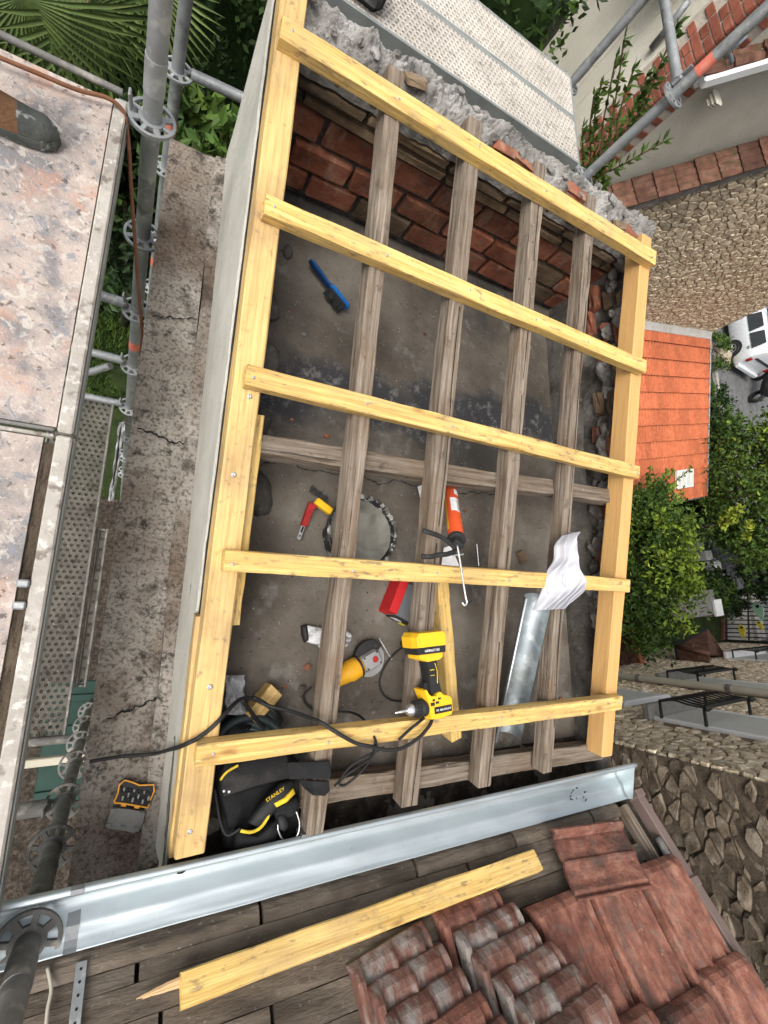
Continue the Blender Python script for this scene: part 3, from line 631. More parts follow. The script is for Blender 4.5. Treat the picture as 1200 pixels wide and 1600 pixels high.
# ------------------------------------------------ right-hand wall of the box: bricks, stones and lumps of mortar
rw = thing('side_wall', 'ruined right-hand wall of bricks stones and grey mortar lumps', 'wall', (1.78, .5, FZ))
m = MB()
def rwf(u, v):
    y = -.60+v*2.13; top = F(y)-.135+.014*noise.noise(V((y*8, 0, 1))); z = FZ-.03+u*(top-FZ+.03)
    return (1.735+.012*noise.noise(V((y*7, z*9, 2)))+.006*noise.noise(V((y*25, z*25, 3)))+.03*u, y, z)
m.grid(rwf, 14, 120, thick=(.08, 0, 0)); m.build('rough_core', 'mortar_dirty', rw)
m = MB()
def rwr(u, v):
    y = -.50+v*1.95; hh = .12+.10*max(0, noise.noise(V((y*2.2, 0, 1)))+.45)*min(1, max(.15, (y+.3)))
    return (1.705+.03*u-.012*math.sin(u*3)+.004*noise.noise(V((y*12, u*4, 2))), y, FZ-.01+u*hh)
m.grid(rwr, 8, 90); m.build('grey_render', 'wall_foot', rw, smooth=True)
y = -.42
while y < 1.48:
    top = F(y)-.135
    for k in range(3):
        L = rnd(.08, .14); z0 = top-.035-k*.062
        if z0 < FZ+.14+.03*k or random.random() < .12: continue
        m = MB(); m.box((0, 0, 0), (.045, L*.9, rnd(.030, .042)), ch=.008, jit=.008)
        piece('brick', m.mesh('brick', random.choice(['brick_red', 'brick_red', 'brick_tan'])), rw, T(1.752+rnd(-.008, .008)-.004*k, y+rnd(-.02, .02)+k*.05, z0) @ RX(rnd(-.1, .1)) @ RZm(rnd(-.08, .08)))
    y += rnd(.13, .19)
for i in range(110):
    y = -.48+i*.018; top = F(y)-.135; s_ = rnd(.014, .036)
    m = MB(); m.blob((0, 0, 0), (s_*.9, s_*1.5, s_*.8), .5, 1.5, 2)
    piece('mortar_lump', m.mesh('mortar_lump', random.choice(['mortar', 'mortar_dirty', 'mortar_dirty'])), rw, T(1.735+rnd(-.012, .035), y, top+rnd(-.10, .015)) @ RX(rnd(-.5, .5)) @ RZm(rnd(-.4, .4)))
for (px, py, a) in ((975, 600, 8), (985, 690, -6), (965, 760, 12), (950, 850, 0), (962, 900, 10)):
    y = at(px, py, -1.15).y; m = MB(); m.blob((0, 0, 0), (.022, .055, .035), .45, 1.3, 2)
    piece('stone', m.mesh('stone', 'mortar'), rw, T(1.752, y, F(y)-.155) @ RX(R(a)))
# dirt behind the gutter
m = MB()
def dirt(u, v):
    x, y = .18+u*1.66, -.66+v*.2
    return (x, y, -1.425+.02*noise.noise(V((x*9, y*9, 0)))+.008*noise.noise(V((x*40, y*40, 5))))
m.grid(dirt, 110, 16); m.build('dirt', 'soil', kind='stuff', label='black dirt and debris between the box and the gutter', cat='dirt')

# ================================================================== ROOF TIMBER
def screw(parent, p, n=(0, 0, 1), r=.0038):
    m = MB(); Mx = T(p) @ frame(V((1, 0, 0)), n)
    m.lathe([(0, .0016), (r*.35, .0014), (r*.4, .0018), (r, .0012), (r*1.05, 0), (r, -.004)], 10, Mx)
    m.build('screw', 'alu_cast', parent, smooth=True)
NRM = V((0, -FT, 1)).normalized()
rf = thing('roof_frame', 'new yellow pine roof frame of five battens on two edge beams', 'roof frame', (.95, .5, -1.3))
eb = timber('edge_beam', (.217, -.535, F(-.535)-.038), (.217, 1.62, F(1.62)-.038), .066, .07, 'pine_dirty', rf, up=NRM, seg=16, label='dirty yellow left edge beam')
for y in (-.48, -.16, .52, .33): screw(eb, (.217+rnd(-.01, .01), y, F(y)-.0375), NRM, .006)
eb2 = timber('edge_beam', (1.690, -.50, F(-.5)-.038), (1.690, 1.505, F(1.505)-.038), .062, .072, 'pine_smooth', rf, up=NRM, seg=16, label='orange-yellow right edge beam')
for i, (y, xl, xr) in enumerate(((-.305, .198, 1.70), (.125, .206, 1.695), (.553, .205, 1.70), (.960, .20, 1.69), (1.392, .188, 1.70))):
    b = timber('batten', (xl, y, F(y)), (xr, y+.004, F(y)+rnd(-.001, .001)), .05 if i < 4 else .056, .038, 'pine', rf, up=NRM, seg=14)
    for x in (.225, .525, .808, 1.09, 1.36, 1.68): screw(b, (x+rnd(-.012, .012), y+rnd(-.008, .008), F(y)+.0005), NRM)
# low bearer timbers beside the left beam
b = timber('bearer', (.262, -.02, -1.225), (.262, .50, -1.125), .030, .035, 'pine', rf, label='narrow yellow strip inside the left beam')
timber('bearer', (.208, -.56, -1.352), (.202, .0, -1.240), .052, .05, 'pine_dirty', rf, label='lower yellow bearer outside the left beam')

orf = thing('old_rafters', 'four weathered grey rafters with cross purlins under the yellow battens', 'rafters', (.95, .5, -1.35))
for x0, x1, w, ye in ((.524, .521, .05, -.55), (.812, .806, .054, -.53), (1.094, 1.092, .05, -.52), (1.374, 1.357, .043, -.515)):
    o = timber('rafter', (x0, ye, F(ye)-.039), (x1, 1.52, F(1.52)-.039), w, .056, 'old_wood', orf, up=NRM, seg=26, jit=.002, bow=rnd(-.006, .006))
    # long drying split along the top
    if x0 > .7:
        mm = MB(); P = [V((x0+(x1-x0)*t+.012*noise.noise(V((t*5, x0, 0)))+.006, ye+t*2.0, F(ye+t*2.0)-.0372)) for t in [i/40 for i in range(41)]]
        for i in range(40):
            if noise.noise(V((i*.23, x0*9, 2))) > -.12:
                wd = .0012+.0014*abs(noise.noise(V((i*.4, x0, 5))))
                mm.add([P[i]+V((-wd, 0, 0)), P[i+1]+V((-wd, 0, 0)), P[i+1]+V((wd, 0, 0)), P[i]+V((wd, 0, 0))], [[0, 3, 2, 1]])
        if mm.v: mm.build('split', 'dark_void', o, kind='stuff')
    for k in range(5):
        y = rnd(-.4, 1.3); m = MB(); m.lathe([(0, .001), (.003, .001), (.0035, 0)], 8, T(x0+rnd(-.012, .012), y, F(y)-.0385)); m.build('nail', 'rust', o)
timber('purlin', (.25, .432, -1.150), (1.70, .485, -1.142), .055, .055, 'old_wood', orf, seg=20, jit=.002)
timber('purlin', (.50, -.470, -1.337), (1.74, -.500, -1.337), .060, .062, 'old_wood', orf, seg=20, jit=.002)
m = MB(); m.box((.505, -.552, -1.315), (.03, .012, .05), M=None, ch=.001); m.build('nail_plate', 'galv', orf)

# ------------------------------------------------ loose timbers
timber('pine_stud', at(693, 905, -1.22), at(714, 1156, -1.36), .045, .05, 'pine', None, seg=10, label='loose yellow pine stud leaning down inside the box beside the drill', cat='timber')
p = at(413, 1103, FZ+.05); timber('pine_offcut', (p.x-.035, p.y-.03, FZ+.06), (p.x+.03, p.y+.04, FZ+.06), .045, .06, 'pine', None, seg=3, label='short yellow pine offcut on the floor beside the black coil', cat='timber')
a = on_roof(284, 1545, .04); b = on_roof(841, 1342, .04)
timber('pine_plank', a, b, .058, .036, 'pine', None, up=(0, .61, .79), seg=12, label='loose yellow pine plank lying on the grey roof boards', cat='plank')
m = MB(); s0 = on_roof(285, 1531, .012); s1 = on_roof(212, 1562, .008)
for k in range(5):
    o_ = V((rnd(-.004, .004), rnd(-.008, .008), rnd(-.003, .003))); e_ = s0.lerp(s1, rnd(.55, 1))+V((0, rnd(-.006, .006), 0))
    m.tube([s0+o_+V((.02, 0, 0)), s0.lerp(e_, .5)+o_*.7, e_], [.006, .0045, .0008], 5)
m.build('wood_splinter', 'splinter', None, label='pale torn wood splinter by the end of the loose plank', cat='splinter')

# ================================================================== GUTTER AND TILED ROOF
gt = thing('zinc_gutter', 'bright new zinc gutter running between the box and the tiled roof', 'gutter', (.75, -.63, -1.4))
gp = [(-.549, -1.296), (-.553, -1.287), (-.561, -1.285), (-.566, -1.292), (-.566, -1.302), (-.569, -1.322), (-.577, -1.350), (-.590, -1.371), (-.606, -1.381), (-.622, -1.379), (-.637, -1.366), (-.650, -1.356), (-.661, -1.354), (-.673, -1.350), (-.684, -1.343), (-.691, -1.336)]
m = MB()
def gf(u, v):
    x = -.42+u*2.30; k = v*(len(gp)-1); i = min(int(k), len(gp)-2); t = k-i
    y = gp[i][0]*(1-t)+gp[i+1][0]*t; z = gp[i][1]*(1-t)+gp[i+1][1]*t
    d = .0050*noise.noise(V((x*2.1, v*3, 0)))+.0030*noise.noise(V((x*7, v*6, 2)))+.0012*noise.noise(V((x*19, v*9, 5)))
    return (x, y, z+d*(1 if .3 < v < .95 else .3))
m.grid(gf, 90, 45, thick=(0, 0, -.0012)); m.build('trough', 'zinc', gt, smooth=True)
m = MB(); m.add([(1.876, y, z) for y, z in gp[3:]]+[(1.876, -.688, -1.318), (1.876, -.575, -1.298)], [list(range(len(gp)-3+2))]); m.build('end_cap', 'zinc', gt)
for px in ((120, 1392),):
    x = at(120, 1400, -1.3).x; m = MB()
    m.grid(lambda u, v: (x-.012+u*.024, gp[int(v*15)][0], gp[int(v*15)][1]+.0016), 1, 15); m.build('bracket', 'galv', gt)
x = at(117, 1600, -1.2).x
m = MB()
for k in range(9):                                   # splashes of dried dirt in the trough
    px, py = 900+rnd(-22, 22), 1237+rnd(-9, 10); p = at(px, py, -1.36); a = rnd(0, 6.28); l = rnd(.01, .03)
    q = p+V((math.cos(a)*l, math.sin(a)*l*.4, 0)); P = [p, p.lerp(q, .5), q]
    P = [V((s.x, s.y, -1.349+.002)) for s in P]; m.tube(P, [.0035, .002, .0006], 5, flat=.5)
m.build('twig_debris', 'soil', gt)

tr = thing('tiled_roof', 'red clay tiled roof slope with bare grey boards beside the gutter', 'roof', (.95, -1.0, -1.35))
slope = math.atan(.77); RU = V((0, .77, 1)).normalized(); RD = V((0, 1, -.77)).normalized()    # normal, downhill
def RM(x, y, h=0, az=0): return T(V((x, y, RZ(y)))+RU*h) @ Matrix((V((1, 0, 0)), -RD, RU)).transposed().to_4x4() @ RZm(az)   # local y runs uphill
m = MB(); m.add([(-.5, -.66, RZ(-.66)-.05), (1.86, -.66, RZ(-.66)-.05), (1.86, -2.6, RZ(-2.6)-.05), (-.5, -2.6, RZ(-2.6)-.05)], [[3, 2, 1, 0]]); m.build('underlay', 'soil', tr)
yb = -.690
rows = (.040, .026, .045, .042, .05, .05, .05, .06, .06, .08, .08)
for i, wd in enumerate(rows):
    L = wd/math.cos(slope)*.97; x = -.48+(-.2 if i % 2 else 0)
    while x < 1.74:
        l = {0: .42, 1: .9, 2: .9}.get(i, .8)*rnd(.9, 1.15); b = min(x+l, 1.80-.02*(i % 3))
        if b-x > .05:
            mm = MB(); n = 14; hh = .02 if i == 0 else .014
            mm.grid(lambda u, v: (x+.003+u*(b-x-.006), v*L-L/2+.002*noise.noise(V((u*9, v*2, i))), hh*(1 if i else .75+.4*math.sin(v*3.1))-.02+.0028*noise.noise(V((u*(b-x)*40, v*4, i*3)))), n, 4, thick=.016)
            y = yb-wd/2; o = mm.mesh('roof_board', 'boards')
            piece('roof_board', o, tr, T(V((0, y, RZ(y)))) @ Matrix((V((1, 0, 0)), -RD, RU)).transposed().to_4x4())
        x = b+.004
    yb -= wd
# interlocking clay tile, local x across, y uphill, lower nose at y=0
TW, TL = .245, .40
def tprof(u):
    P = [(0, .004), (.015, .015), (.05, .019), (.10, .017), (.125, .006), (.15, .001), (.20, .003), (.34, .006), (.46, .008), (.485, .012), (.515, .012), (.54, .006), (.60, .003), (.80, .005), (.88, .008), (.915, .002), (.94, .0), (.96, .007), (.985, .008), (1, .002)]
    for (a, b), (c, d) in zip(P, P[1:]):
        if u <= c: return 1.55*(b+(d-b)*(u-a)/(c-a))
    return P[-1][1]
def tile_mesh(mt, sd=0):
    m = MB()
    def f(u, v):
        y = v**1.6*TL; nose = max(0, 1-y/.026)
        return ((u-.5)*TW*.92+.002*noise.noise(V((v*3, sd, 1))), y-.004*nose, .022+tprof(u)*(1-.72*nose)-.018*nose**2+.0012*noise.noise(V((u*6, v*7, sd))))
    m.grid(f, 60, 16, thick=.013); me = m.mesh('tile', mt, smooth=True)
    bm = bmesh.new(); bm.from_mesh(me)
    for e in bm.edges:
        if len(e.link_faces) == 2 and e.calc_face_angle(0) > .28: e.smooth = False
    bm.to_mesh(me); bm.free(); return me
TR = [tile_mesh('tile_red', i*7) for i in range(4)]; TL_ = [tile_mesh('tile_lichen', i*5+2) for i in range(4)]
# laid courses: nose lines measured on the slope
for c, (yn, h0) in enumerate(((-.842, .030), (-1.075, .046), (-1.31, .05), (-1.54, .05), (-1.77, .05))):
    off = 0 if c % 2 == 0 else .02
    for k in range(9):
        x = 1.765-k*TW*1.0+off
        if (c == 0 and x < 1.2) or (c == 1 and x < .2): continue
        if x < -.4: continue
        hh = h0+rnd(-.003, .003)
        piece('tile', random.choice(TR), tr, RM(x, yn+rnd(-.014, .014), hh-.012+rnd(-.004, .004), rnd(-.02, .02)) @ RX(-.075+rnd(-.012, .012)) @ RY(-.055+rnd(-.02, .02)))
# verge: brown sheet-metal profile in stepped lengths, timber edge
for i in range(5):
    y0 = -.665-i*.235; y1 = y0-.245
    a, b = V((1.925, y0, RZ(y0)+.03)), V((1.925, y1, RZ(y1)+.03))
    t_ = MB(); Mx = T(a) @ frame(b-a, RU); L = (b-a).length
    t_.box((L/2, 0, -.02+.004*(i % 2)), (L-.004, .042, .05), Mx, ch=.004); t_.box((.012, 0, -.016), (.028, .048, .056), Mx, ch=.003); t_.box((L*.3, .026, -.045), (L*.55, .012, .02), Mx, ch=.002)
    t_.build('verge_trim', 'trim_brown', tr)
timber('verge_board', (1.838, -.70, RZ(-.70)+.012), (1.838, -1.9, RZ(-1.9)+.012), .022, .05, 'old_wood', tr, up=RU)
m = MB(); a = V((1.895, -.80, RZ(-.80)+.012)); b = V((1.895, -2.2, RZ(-2.2)+.012))
m.tube([a.lerp(b, t/30)+V((rnd(-.006, .006), 0, rnd(-.004, .004))) for t in range(31)], .014, 7); m.build('verge_mortar', 'mortar', tr, smooth=True)
a = V((1.872, -.68, RZ(-.68)-.03)); b = V((1.872, -2.3, RZ(-2.3)-.03)); m = MB(); m.box(((b-a).length/2, 0, 0), ((b-a).length, .05, .03), T(a) @ frame(b-a, RU), ch=.004); m.build('verge_gap', 'soil', tr)
# perforated steel strip and a cream cable on the boards at lower left
a = on_roof(128, 1502, .012); b = on_roof(112, 1640, .012); ms = MB(); Mx = T(a) @ frame(b-a, RU); L = (b-a).length
ms.box((L/2, 0, 0), (L, .020, .002), Mx, ch=.0005)
for k in range(7): ms.lathe([(0, .0016), (.0028, .0016)], 8, Mx @ T(.012+k*.02, 0, 0), mi=1)
ms.build('steel_strip', ['galv', 'dark_void'], None, label='perforated grey steel strip on the boards near the lower post', cat='strip')
m = MB(); m.tube(smooth_path([on_roof(74, 1512, .01), on_roof(80, 1545, .012), on_roof(74, 1580, .012), on_roof(70, 1640, .012)]), .0035, 7)
m.build('beige_cable', 'pipe_beige', None, smooth=True, label='thin beige cable on the boards beside the steel strip', cat='cable')

# ------------------------------------------------ loose and stacked tiles
def loose_tile(label, me, M, group=None): return piece('clay_tile', me, None, M, label=label, cat='roof tile', group=group)
p = on_roof(940, 1362, .05)
loose_tile('loose red tile lying across the boards at the top of the tiled slope', TR[1], RM(p.x, p.y, .045, R(97)) @ RX(-.12) @ Matrix.Diagonal((.86, .78, 1, 1)) @ T(0, -TL/2, 0))
st = ((725, 1400, 8, .035, 'right'), (610, 1478, 9, .035, 'left'))
ordn = ['lowest', 'second lowest', 'third from the bottom', 'fourth from the bottom', 'fifth from the bottom', 'topmost']
for (px, py, az, h0, nm) in ((738, 1418, 5, .045, 'right'), (614, 1490, 9, .045, 'left')):
    p = on_roof(px, py, h0)
    for k in range(6):
        me = random.choice(TL_ if (nm == 'right') == (k > 2) or k in (1, 2) else TR)
        b_ = V((p.x+.022*k+rnd(-.006, .006), p.y, 0)); y = p.y-.028*k
        M = T(V((b_.x, y, RZ(p.y)))+V((0, 0, h0-.04+.052*k))) @ RZm(R(az+rnd(-2, 2))) @ Matrix((V((1, 0, 0)), -V((0, 1, -.42)).normalized(), V((0, .42, 1)).normalized())).transposed().to_4x4()
        loose_tile('%s clay tile in the %s of the two tile stacks' % (ordn[k], nm), me, M, 'stacked clay tiles')

# ================================================================== SCAFFOLD
sc = thing('scaffold', 'galvanised ring-lock scaffold of posts and ledgers around the roof', 'scaffold', (-.07, 1.33, GZ))
def rosette_mesh(mt):
    m = MB(); 
    def ann(r0, r1, h): m.lathe([(r0, -h), (r1, -h), (r1, h), (r0, h), (r0, -h)], 32)
    ann(.0235, .034, .0055); ann(.053, .0615, .005)
    for k in range(8):
        a = k*math.pi/4+(.0 if k % 2 else .0); wd = .007
        m.box((.0435, 0, 0), (.022, .012 if k % 2 else .016, .009), RZm(a+math.pi/8), ch=.001)
    return m.mesh('rosette', mt)
ROS = {k: rosette_mesh(k) for k in ('galv', 'galv_dirty')}
def standard(x, y, z0, z1, ros, mt='galv', bands=(), joints=(), rot=0):
    m = MB(); m.tube([(x, y, z0), (x, y, z1)], .02415, 20)
    o = m.build('standard', mt, sc, smooth=True, sharp=1)
    for z in ros:
        piece('rosette', ROS[mt], o, T(x, y, z) @ RZm(rot))
    for z in joints:
        m = MB(); m.tube([(x, y, z), (x, y, z+.09)], .0262, 18); m.build('sleeve', mt, o, smooth=True, sharp=1)
    for z in bands:
        m = MB(); m.tube([(x, y, z), (x, y, z+.07)], .0247, 20); m.build('colour_band', 'red_band', o, smooth=True, sharp=1)
    return o
def ledger(a, b, r=.0215, mt='galv', heads=(1, 1), bands=(), name='ledger'):
    a, b = V(a), V(b); m = MB(); d = (b-a).normalized(); m.tube([a+d*.05, b-d*.05], r, 16)
    o = m.build(name, mt, sc, smooth=True, sharp=1)
    for h, (p, q) in zip(heads, ((a, d), (b, -d))):
        if h:
            mm = MB(); Mx = T(p) @ frame(q)
            mm.box((.062, 0, 0), (.05, .030, .05), Mx, ch=.008); mm.box((.047, 0, .03), (.007, .024, .085), Mx @ RY(.12), ch=.002); mm.build('wedge_head', mt, o)
    for f, l in bands:
        mm = MB(); mm.tube([a.lerp(b, f), a.lerp(b, f)+d*l], r+.0006, 16); mm.build('colour_band', 'red_band', o, smooth=True, sharp=1)
    return o
P1x, P1y = -.066, 1.33
P2x, P2y = -.076, -.66
zs1 = [-1.21, -1.675, -2.16, -2.70, -3.30, -3.85, -4.4, -4.95]; zs1 += [-.70, -.2]
standard(P1x, P1y, GZ, .9, zs1, bands=(-2.5,), joints=(-1.13, -3.45))
zs2 = [-1.35, -1.82, -2.22, -2.71, -3.14, -3.6, -4.1, -4.6]
standard(P2x, P2y, GZ, .9, zs2, 'galv_dirty', joints=(-1.30,), rot=.2)
standard(-.03, 2.17, GZ, .9, [-1.71, -2.2, -2.7, -3.2, -1.2, -.7], bands=(-2.0, -2.95))
A = V((1.945, 2.335, 0)); B = V((1.90, 2.95, 0))
standard(A.x, A.y, GZ, .9, [-1.30, -.828, -.33], bands=(-.72,))
standard(B.x, B.y, GZ, .9, [-1.30, -.80, -.3], joints=(-1.26,))
ledger((A.x, A.y, -.80), (B.x, B.y, -.78))
ledger((-.03, 2.17, -1.70), (1.945, 2.335, -1.70), bands=((.155, .06),), heads=(0, 0))
ledger((P1x, P1y, -1.225), (P1x-.10, P1y, -1.225), heads=(1, 0), r=.018)
for z in (-2.135, -2.675): ledger((P1x, P1y, z), (P1x-.73, P1y+.02, z), heads=(1, 0))
ledger((P1x-.07, P1y, -2.72), (P1x-.6, P1y-.1, -3.25), heads=(0, 0), name='brace', r=.019)
ledger((P1x, P1y, -3.27), (P1x-.73, P1y, -3.27), heads=(1, 0))
ledger((P2x, P2y, -2.19), (P2x-.73, P2y, -2.19), mt='galv_dirty', heads=(1, 0), r=.026)
ledger((P2x, P2y, -3.27), (P2x-.73, P2y, -3.27), mt='galv_dirty', heads=(1, 0))
ledger((A.x, A.y, -1.335), (B.x, B.y, -1.335), heads=(0, 0))

def perforated(m, x0, x1, y0, y1, z, pitch, r, rim, mi=0, stag=True):
    """sheet with real round holes and raised rims, one square cell per hole"""
    nx, ny = max(1, int((x1-x0)/pitch)), max(1, int((y1-y0)/pitch)); px, py = (x1-x0)/nx, (y1-y0)/ny; K = 8
    for j in range(ny):
        o = px*.5 if stag and j % 2 else 0
        for i in range(nx - (1 if o else 0)):
            cx, cy = x0+o+(i+.5)*px, y0+(j+.5)*py
            sq = []; ci = []; rm = []; dn = []
            for k in range(K):
                a = (k+.5)*2*math.pi/K; c, s = math.cos(a), math.sin(a); q = max(abs(c), abs(s))
                sq.append((cx+c/q*px/2, cy+s/q*py/2, z)); rm.append((cx+c*r*1.45, cy+s*r*1.45, z)); ci.append((cx+c*r, cy+s*r, z+rim)); dn.append((cx+c*r*.85, cy+s*r*.85, z-.006))
            # square corners fall on the diagonals between k and k+1
            fs = []
            for k in range(K):
                k2 = (k+1) % K
                fs += [[k, k2, K+k2, K+k], [K+k, K+k2, 2*K+k2, 2*K+k], [2*K+k, 2*K+k2, 3*K+k2, 3*K+k]]
            m.add(sq+rm+ci+dn, fs, mi)
            cor = [(cx+sx*px/2, cy+sy*py/2, z) for sx, sy in ((1, 1), (-1, 1), (-1, -1), (1, -1))]
            b = [sq[0], sq[1], sq[2], sq[3], sq[4], sq[5], sq[6], sq[7]]
            for q_, (u, w) in zip(cor, ((b[0], b[1]), (b[2], b[3]), (b[4], b[5]), (b[6], b[7]))): m.add([u, q_, w], [[0, 1, 2]], mi)
        if o:
            for xa, xb in ((x0, x0+o), (x1-o, x1)):
                m.add([(xa, y0+j*py, z), (xb, y0+j*py, z), (xb, y0+(j+1)*py, z), (xa, y0+(j+1)*py, z)], [[0, 1, 2, 3]], mi)
# upper steel planks beyond the far wall
Yd = 2.352; Zd = -1.27
for k, (y0, nm) in enumerate(((Yd, 'pale perforated steel plank of the far deck, nearer the brick wall'), (Yd+.305, 'pale perforated steel plank of the far deck, on its outer side'))):
    t = thing('steel_plank', nm, 'scaffold plank', (.9, y0+.15, Zd-.07), 'steel planks of the far deck')
    m = MB(); perforated(m, .0, 1.86, y0+.015, y0+.285, Zd, .0235, .0076, .0026); m.build('deck_sheet', 'steel_plank', t)
    for yy in (y0+.007, y0+.293):
        m = MB(); m.box((.93, yy, Zd-.030), (1.88, .014, .066), ch=.003); m.build('side_rail', 'deck_side', t)
    m = MB(); m.box((1.868, y0+.15, Zd-.028), (.014, .27, .06), ch=.003); m.build('end_rail', 'deck_side', t)
    m = MB(); m.box((.93, y0+.15, Zd-.064), (1.84, .27, .004), ch=.0005); m.build('shade_sheet', 'dark_void', t)  # near-black sheet added under the holes in place of the shade there
# lower dirty planks
Zl = -3.28
for k, (x1, y0, y1, nm) in enumerate(((-.152, -.66, 1.335, 'dirty perforated steel plank of the lower deck, left of the posts'), (-.048-.04, -.40, .52, 'second dirty perforated plank of the lower deck, squeezed beside the ledge'))):
    x0 = x1-.32 if k == 0 else x1-.055
    t = thing('steel_plank', nm, 'scaffold plank', ((x0+x1)/2, .3, Zl-.07), 'steel planks of the lower deck')
    m = MB(); perforated(m, x0+.012, x1-.012, y0+.02, y1-.02, Zl-.04*k, .031, .0080, .004); m.build('deck_sheet', 'steel_plank_dirty', t)
    for xx in (x0+.006, x1-.006):
        m = MB(); m.box((xx, (y0+y1)/2, Zl-.022-.04*k), (.012, y1-y0, .07), ch=.003); m.build('side_rail', 'galv_dirty', t)
    for yy in (y0+.008, y1-.008):
        m = MB(); m.box(((x0+x1)/2, yy, Zl-.022-.04*k), (x1-x0-.03, .014, .06), ch=.003); m.build('end_rail', 'galv_dirty', t)
# upper left deck: two plywood panels in aluminium frames
for k, (y0, y1, nm) in enumerate(((.392, 1.335, 'worn pink and grey plywood scaffold deck with a boot on it'), (-.72, .388, 'worn plywood scaffold deck, nearer panel with a dirt-filled edge gap'))):
    t = thing('plywood_deck', nm, 'scaffold deck', (-.45, (y0+y1)/2, -1.27), 'plywood decks on the left')
    m = MB(); xr = -.158 if k == 0 else -.177
    m.grid(lambda u, v: (-.80+u*(xr+.80), y0+.012+v*(y1-y0-.024), -1.203+.0016*noise.noise(V((u*5, v*7, k)))), 24, 40, thick=.012); m.build('ply_panel', 'deck_ply', t)
    m = MB(); m.box((-.140, (y0+y1)/2, -1.222), (.030, y1-y0-.004, .05), ch=.004); m.build('edge_frame', 'deck_frame', t)
    m = MB(); m.box((-.1225, (y0+y1)/2, -1.236), (.004, y1-y0-.01, .05), ch=.001); m.build('side_skin', 'deck_side', t)
    if k == 1:
        m = MB(); m.grid(lambda u, v: (-.178+u*.024, y0+.01+v*(y1-y0-.03), -1.209+.004*noise.noise(V((u*3, v*30, 1)))+.003*noise.noise(V((u*9, v*80, 4)))), 5, 120); m.build('dirt_seam', 'joint_brown', t)
        for yc in (.062, .018):
            m = MB(); m.box((-.167, yc, -1.198), (.022, .016, .012), ch=.003); m.build('clip', 'galv', t)
    for yy in ((y0+.005),) if k == 0 else ((y1-.005),):
        m = MB(); m.box((-.48, yy, -1.206), (.64, .008, .014), ch=.002); m.build('end_strip', 'galv_dirty' if k == 0 else 'deck_frame', t)
# toe tube behind the upper deck end
m = MB(); m.tube([(-.85, 1.362, -1.20), (-.14, 1.358, -1.20)], .009, 12); m.build('toe_rail', 'galv_dirty', sc, smooth=True, sharp=1)
# rusty rod along the deck end, hanging down past the post
pts = [at(-40, 72, -1.17), at(0, 90, -1.175), at(60, 115, -1.178), at(120, 140, -1.18), at(165, 152, -1.18), at(188, 168, -1.19), at(197, 190, -1.21), at(202, 240, -1.26), at(206, 310, -1.34), at(212, 390, -1.44), at(217, 460, -1.55), at(222, 520, -1.66), at(219, 570, -1.78), at(213, 610, -1.9)]
m = MB(); m.tube(smooth_path(pts), .0052, 8); m.build('rusty_hose', 'rust', None, smooth=True, label='rust-brown thin hose bent over the corner of the plywood deck', cat='hose')
# clear plastic sheet scrap near the lower deck
m = MB(); m.grid(lambda u, v: (-.105+.03*u+.012*noise.noise(V((u*4, v*5, 0))), .66+v*.5, -3.15+.05*noise.noise(V((u*3, v*7, 5)))), 6, 20); m.build('plastic_scrap', 'plastic_sheet', None, label='crumpled clear plastic wrapped by the lower scaffold posts', cat='plastic sheet')

# ================================================================== TOOLS AND SMALL THINGS
def flat_frame(pa, pb, z, zb=None):
    a = at(pa[0], pa[1], z); b = at(pb[0], pb[1], zb if zb is not None else z)
    return T(a) @ frame(b-a), (b-a).length
def panel(m, pts, z, th, mi=0, inset=.06, rel=None, puff=0):
    """plate with the outline seen in the photo, lying at height z (or heights per corner), th thick"""
    zz = z if isinstance(z, (list, tuple)) else [z]*len(pts)
    P = [at(p[0], p[1], q) for p, q in zip(pts, zz)]
    ar = sum(P[i].x*P[(i+1) % len(P)].y-P[(i+1) % len(P)].x*P[i].y for i in range(len(P)))
    if ar < 0: P = P[::-1]
    n = len(P); c = sum(P, V((0, 0, 0)))/n; up = V((0, 0, 1))
    b = [p-up*th for p in P]; mid = [p-up*th*.3 for p in P]; tp = [c+(p-c)*(1-inset) for p in P]; cc = [c+(p-c)*.45+up*puff for p in P]; ce = [c+up*puff*1.2]
    vs = b+mid+tp+cc+ce; fs = [list(range(n))[::-1]]
    for l in range(3):
        for i in range(n): j = (i+1) % n; fs.append([l*n+i, l*n+j, (l+1)*n+j, (l+1)*n+i])
    for i in range(n): fs.append([3*n+i, 3*n+(i+1) % n, 4*n])
    m.add(vs, fs, mi)

# ---- cordless drill lying on the second rafter
Mx, L = flat_frame((617, 1114), (709, 1096), -1.178)
dr = thing('cordless_drill', 'yellow and black cordless drill lying on a grey rafter beside the lowest batten', 'drill', Mx)
k = L/.178
def loc(m, name, mt, parent, smooth=False):
    return m.build(name, mt, parent, smooth=smooth, local=True, sharp=.8 if smooth else None)
XA = RY(math.pi/2)
m = MB(); m.lathe([(0, 0), (.0022, .002), (.0028, .014), (.004, .016), (.004, .034), (.007, .036), (.007, .040)], 12, XA); loc(m, 'bit', 'bright_steel', dr, True)
m = MB(); m.lathe([(.004, .036), (.010, .037), (.0145, .044), (.0165, .052), (.0165, .056)], 18, XA); loc(m, 'chuck_nose', 'bright_steel', dr, True)
m = MB(); m.lathe([(.0165, .055), (.020, .058), (.0215, .066), (.021, .078), (.0235, .080), (.0245, .090), (.023, .104)], 20, XA); 
for q in range(14): m.box((.069, .0215*math.cos(q*.449), .0215*math.sin(q*.449)), (.018, .002, .002), ch=.0005)
loc(m, 'chuck', 'rubber', dr, True)
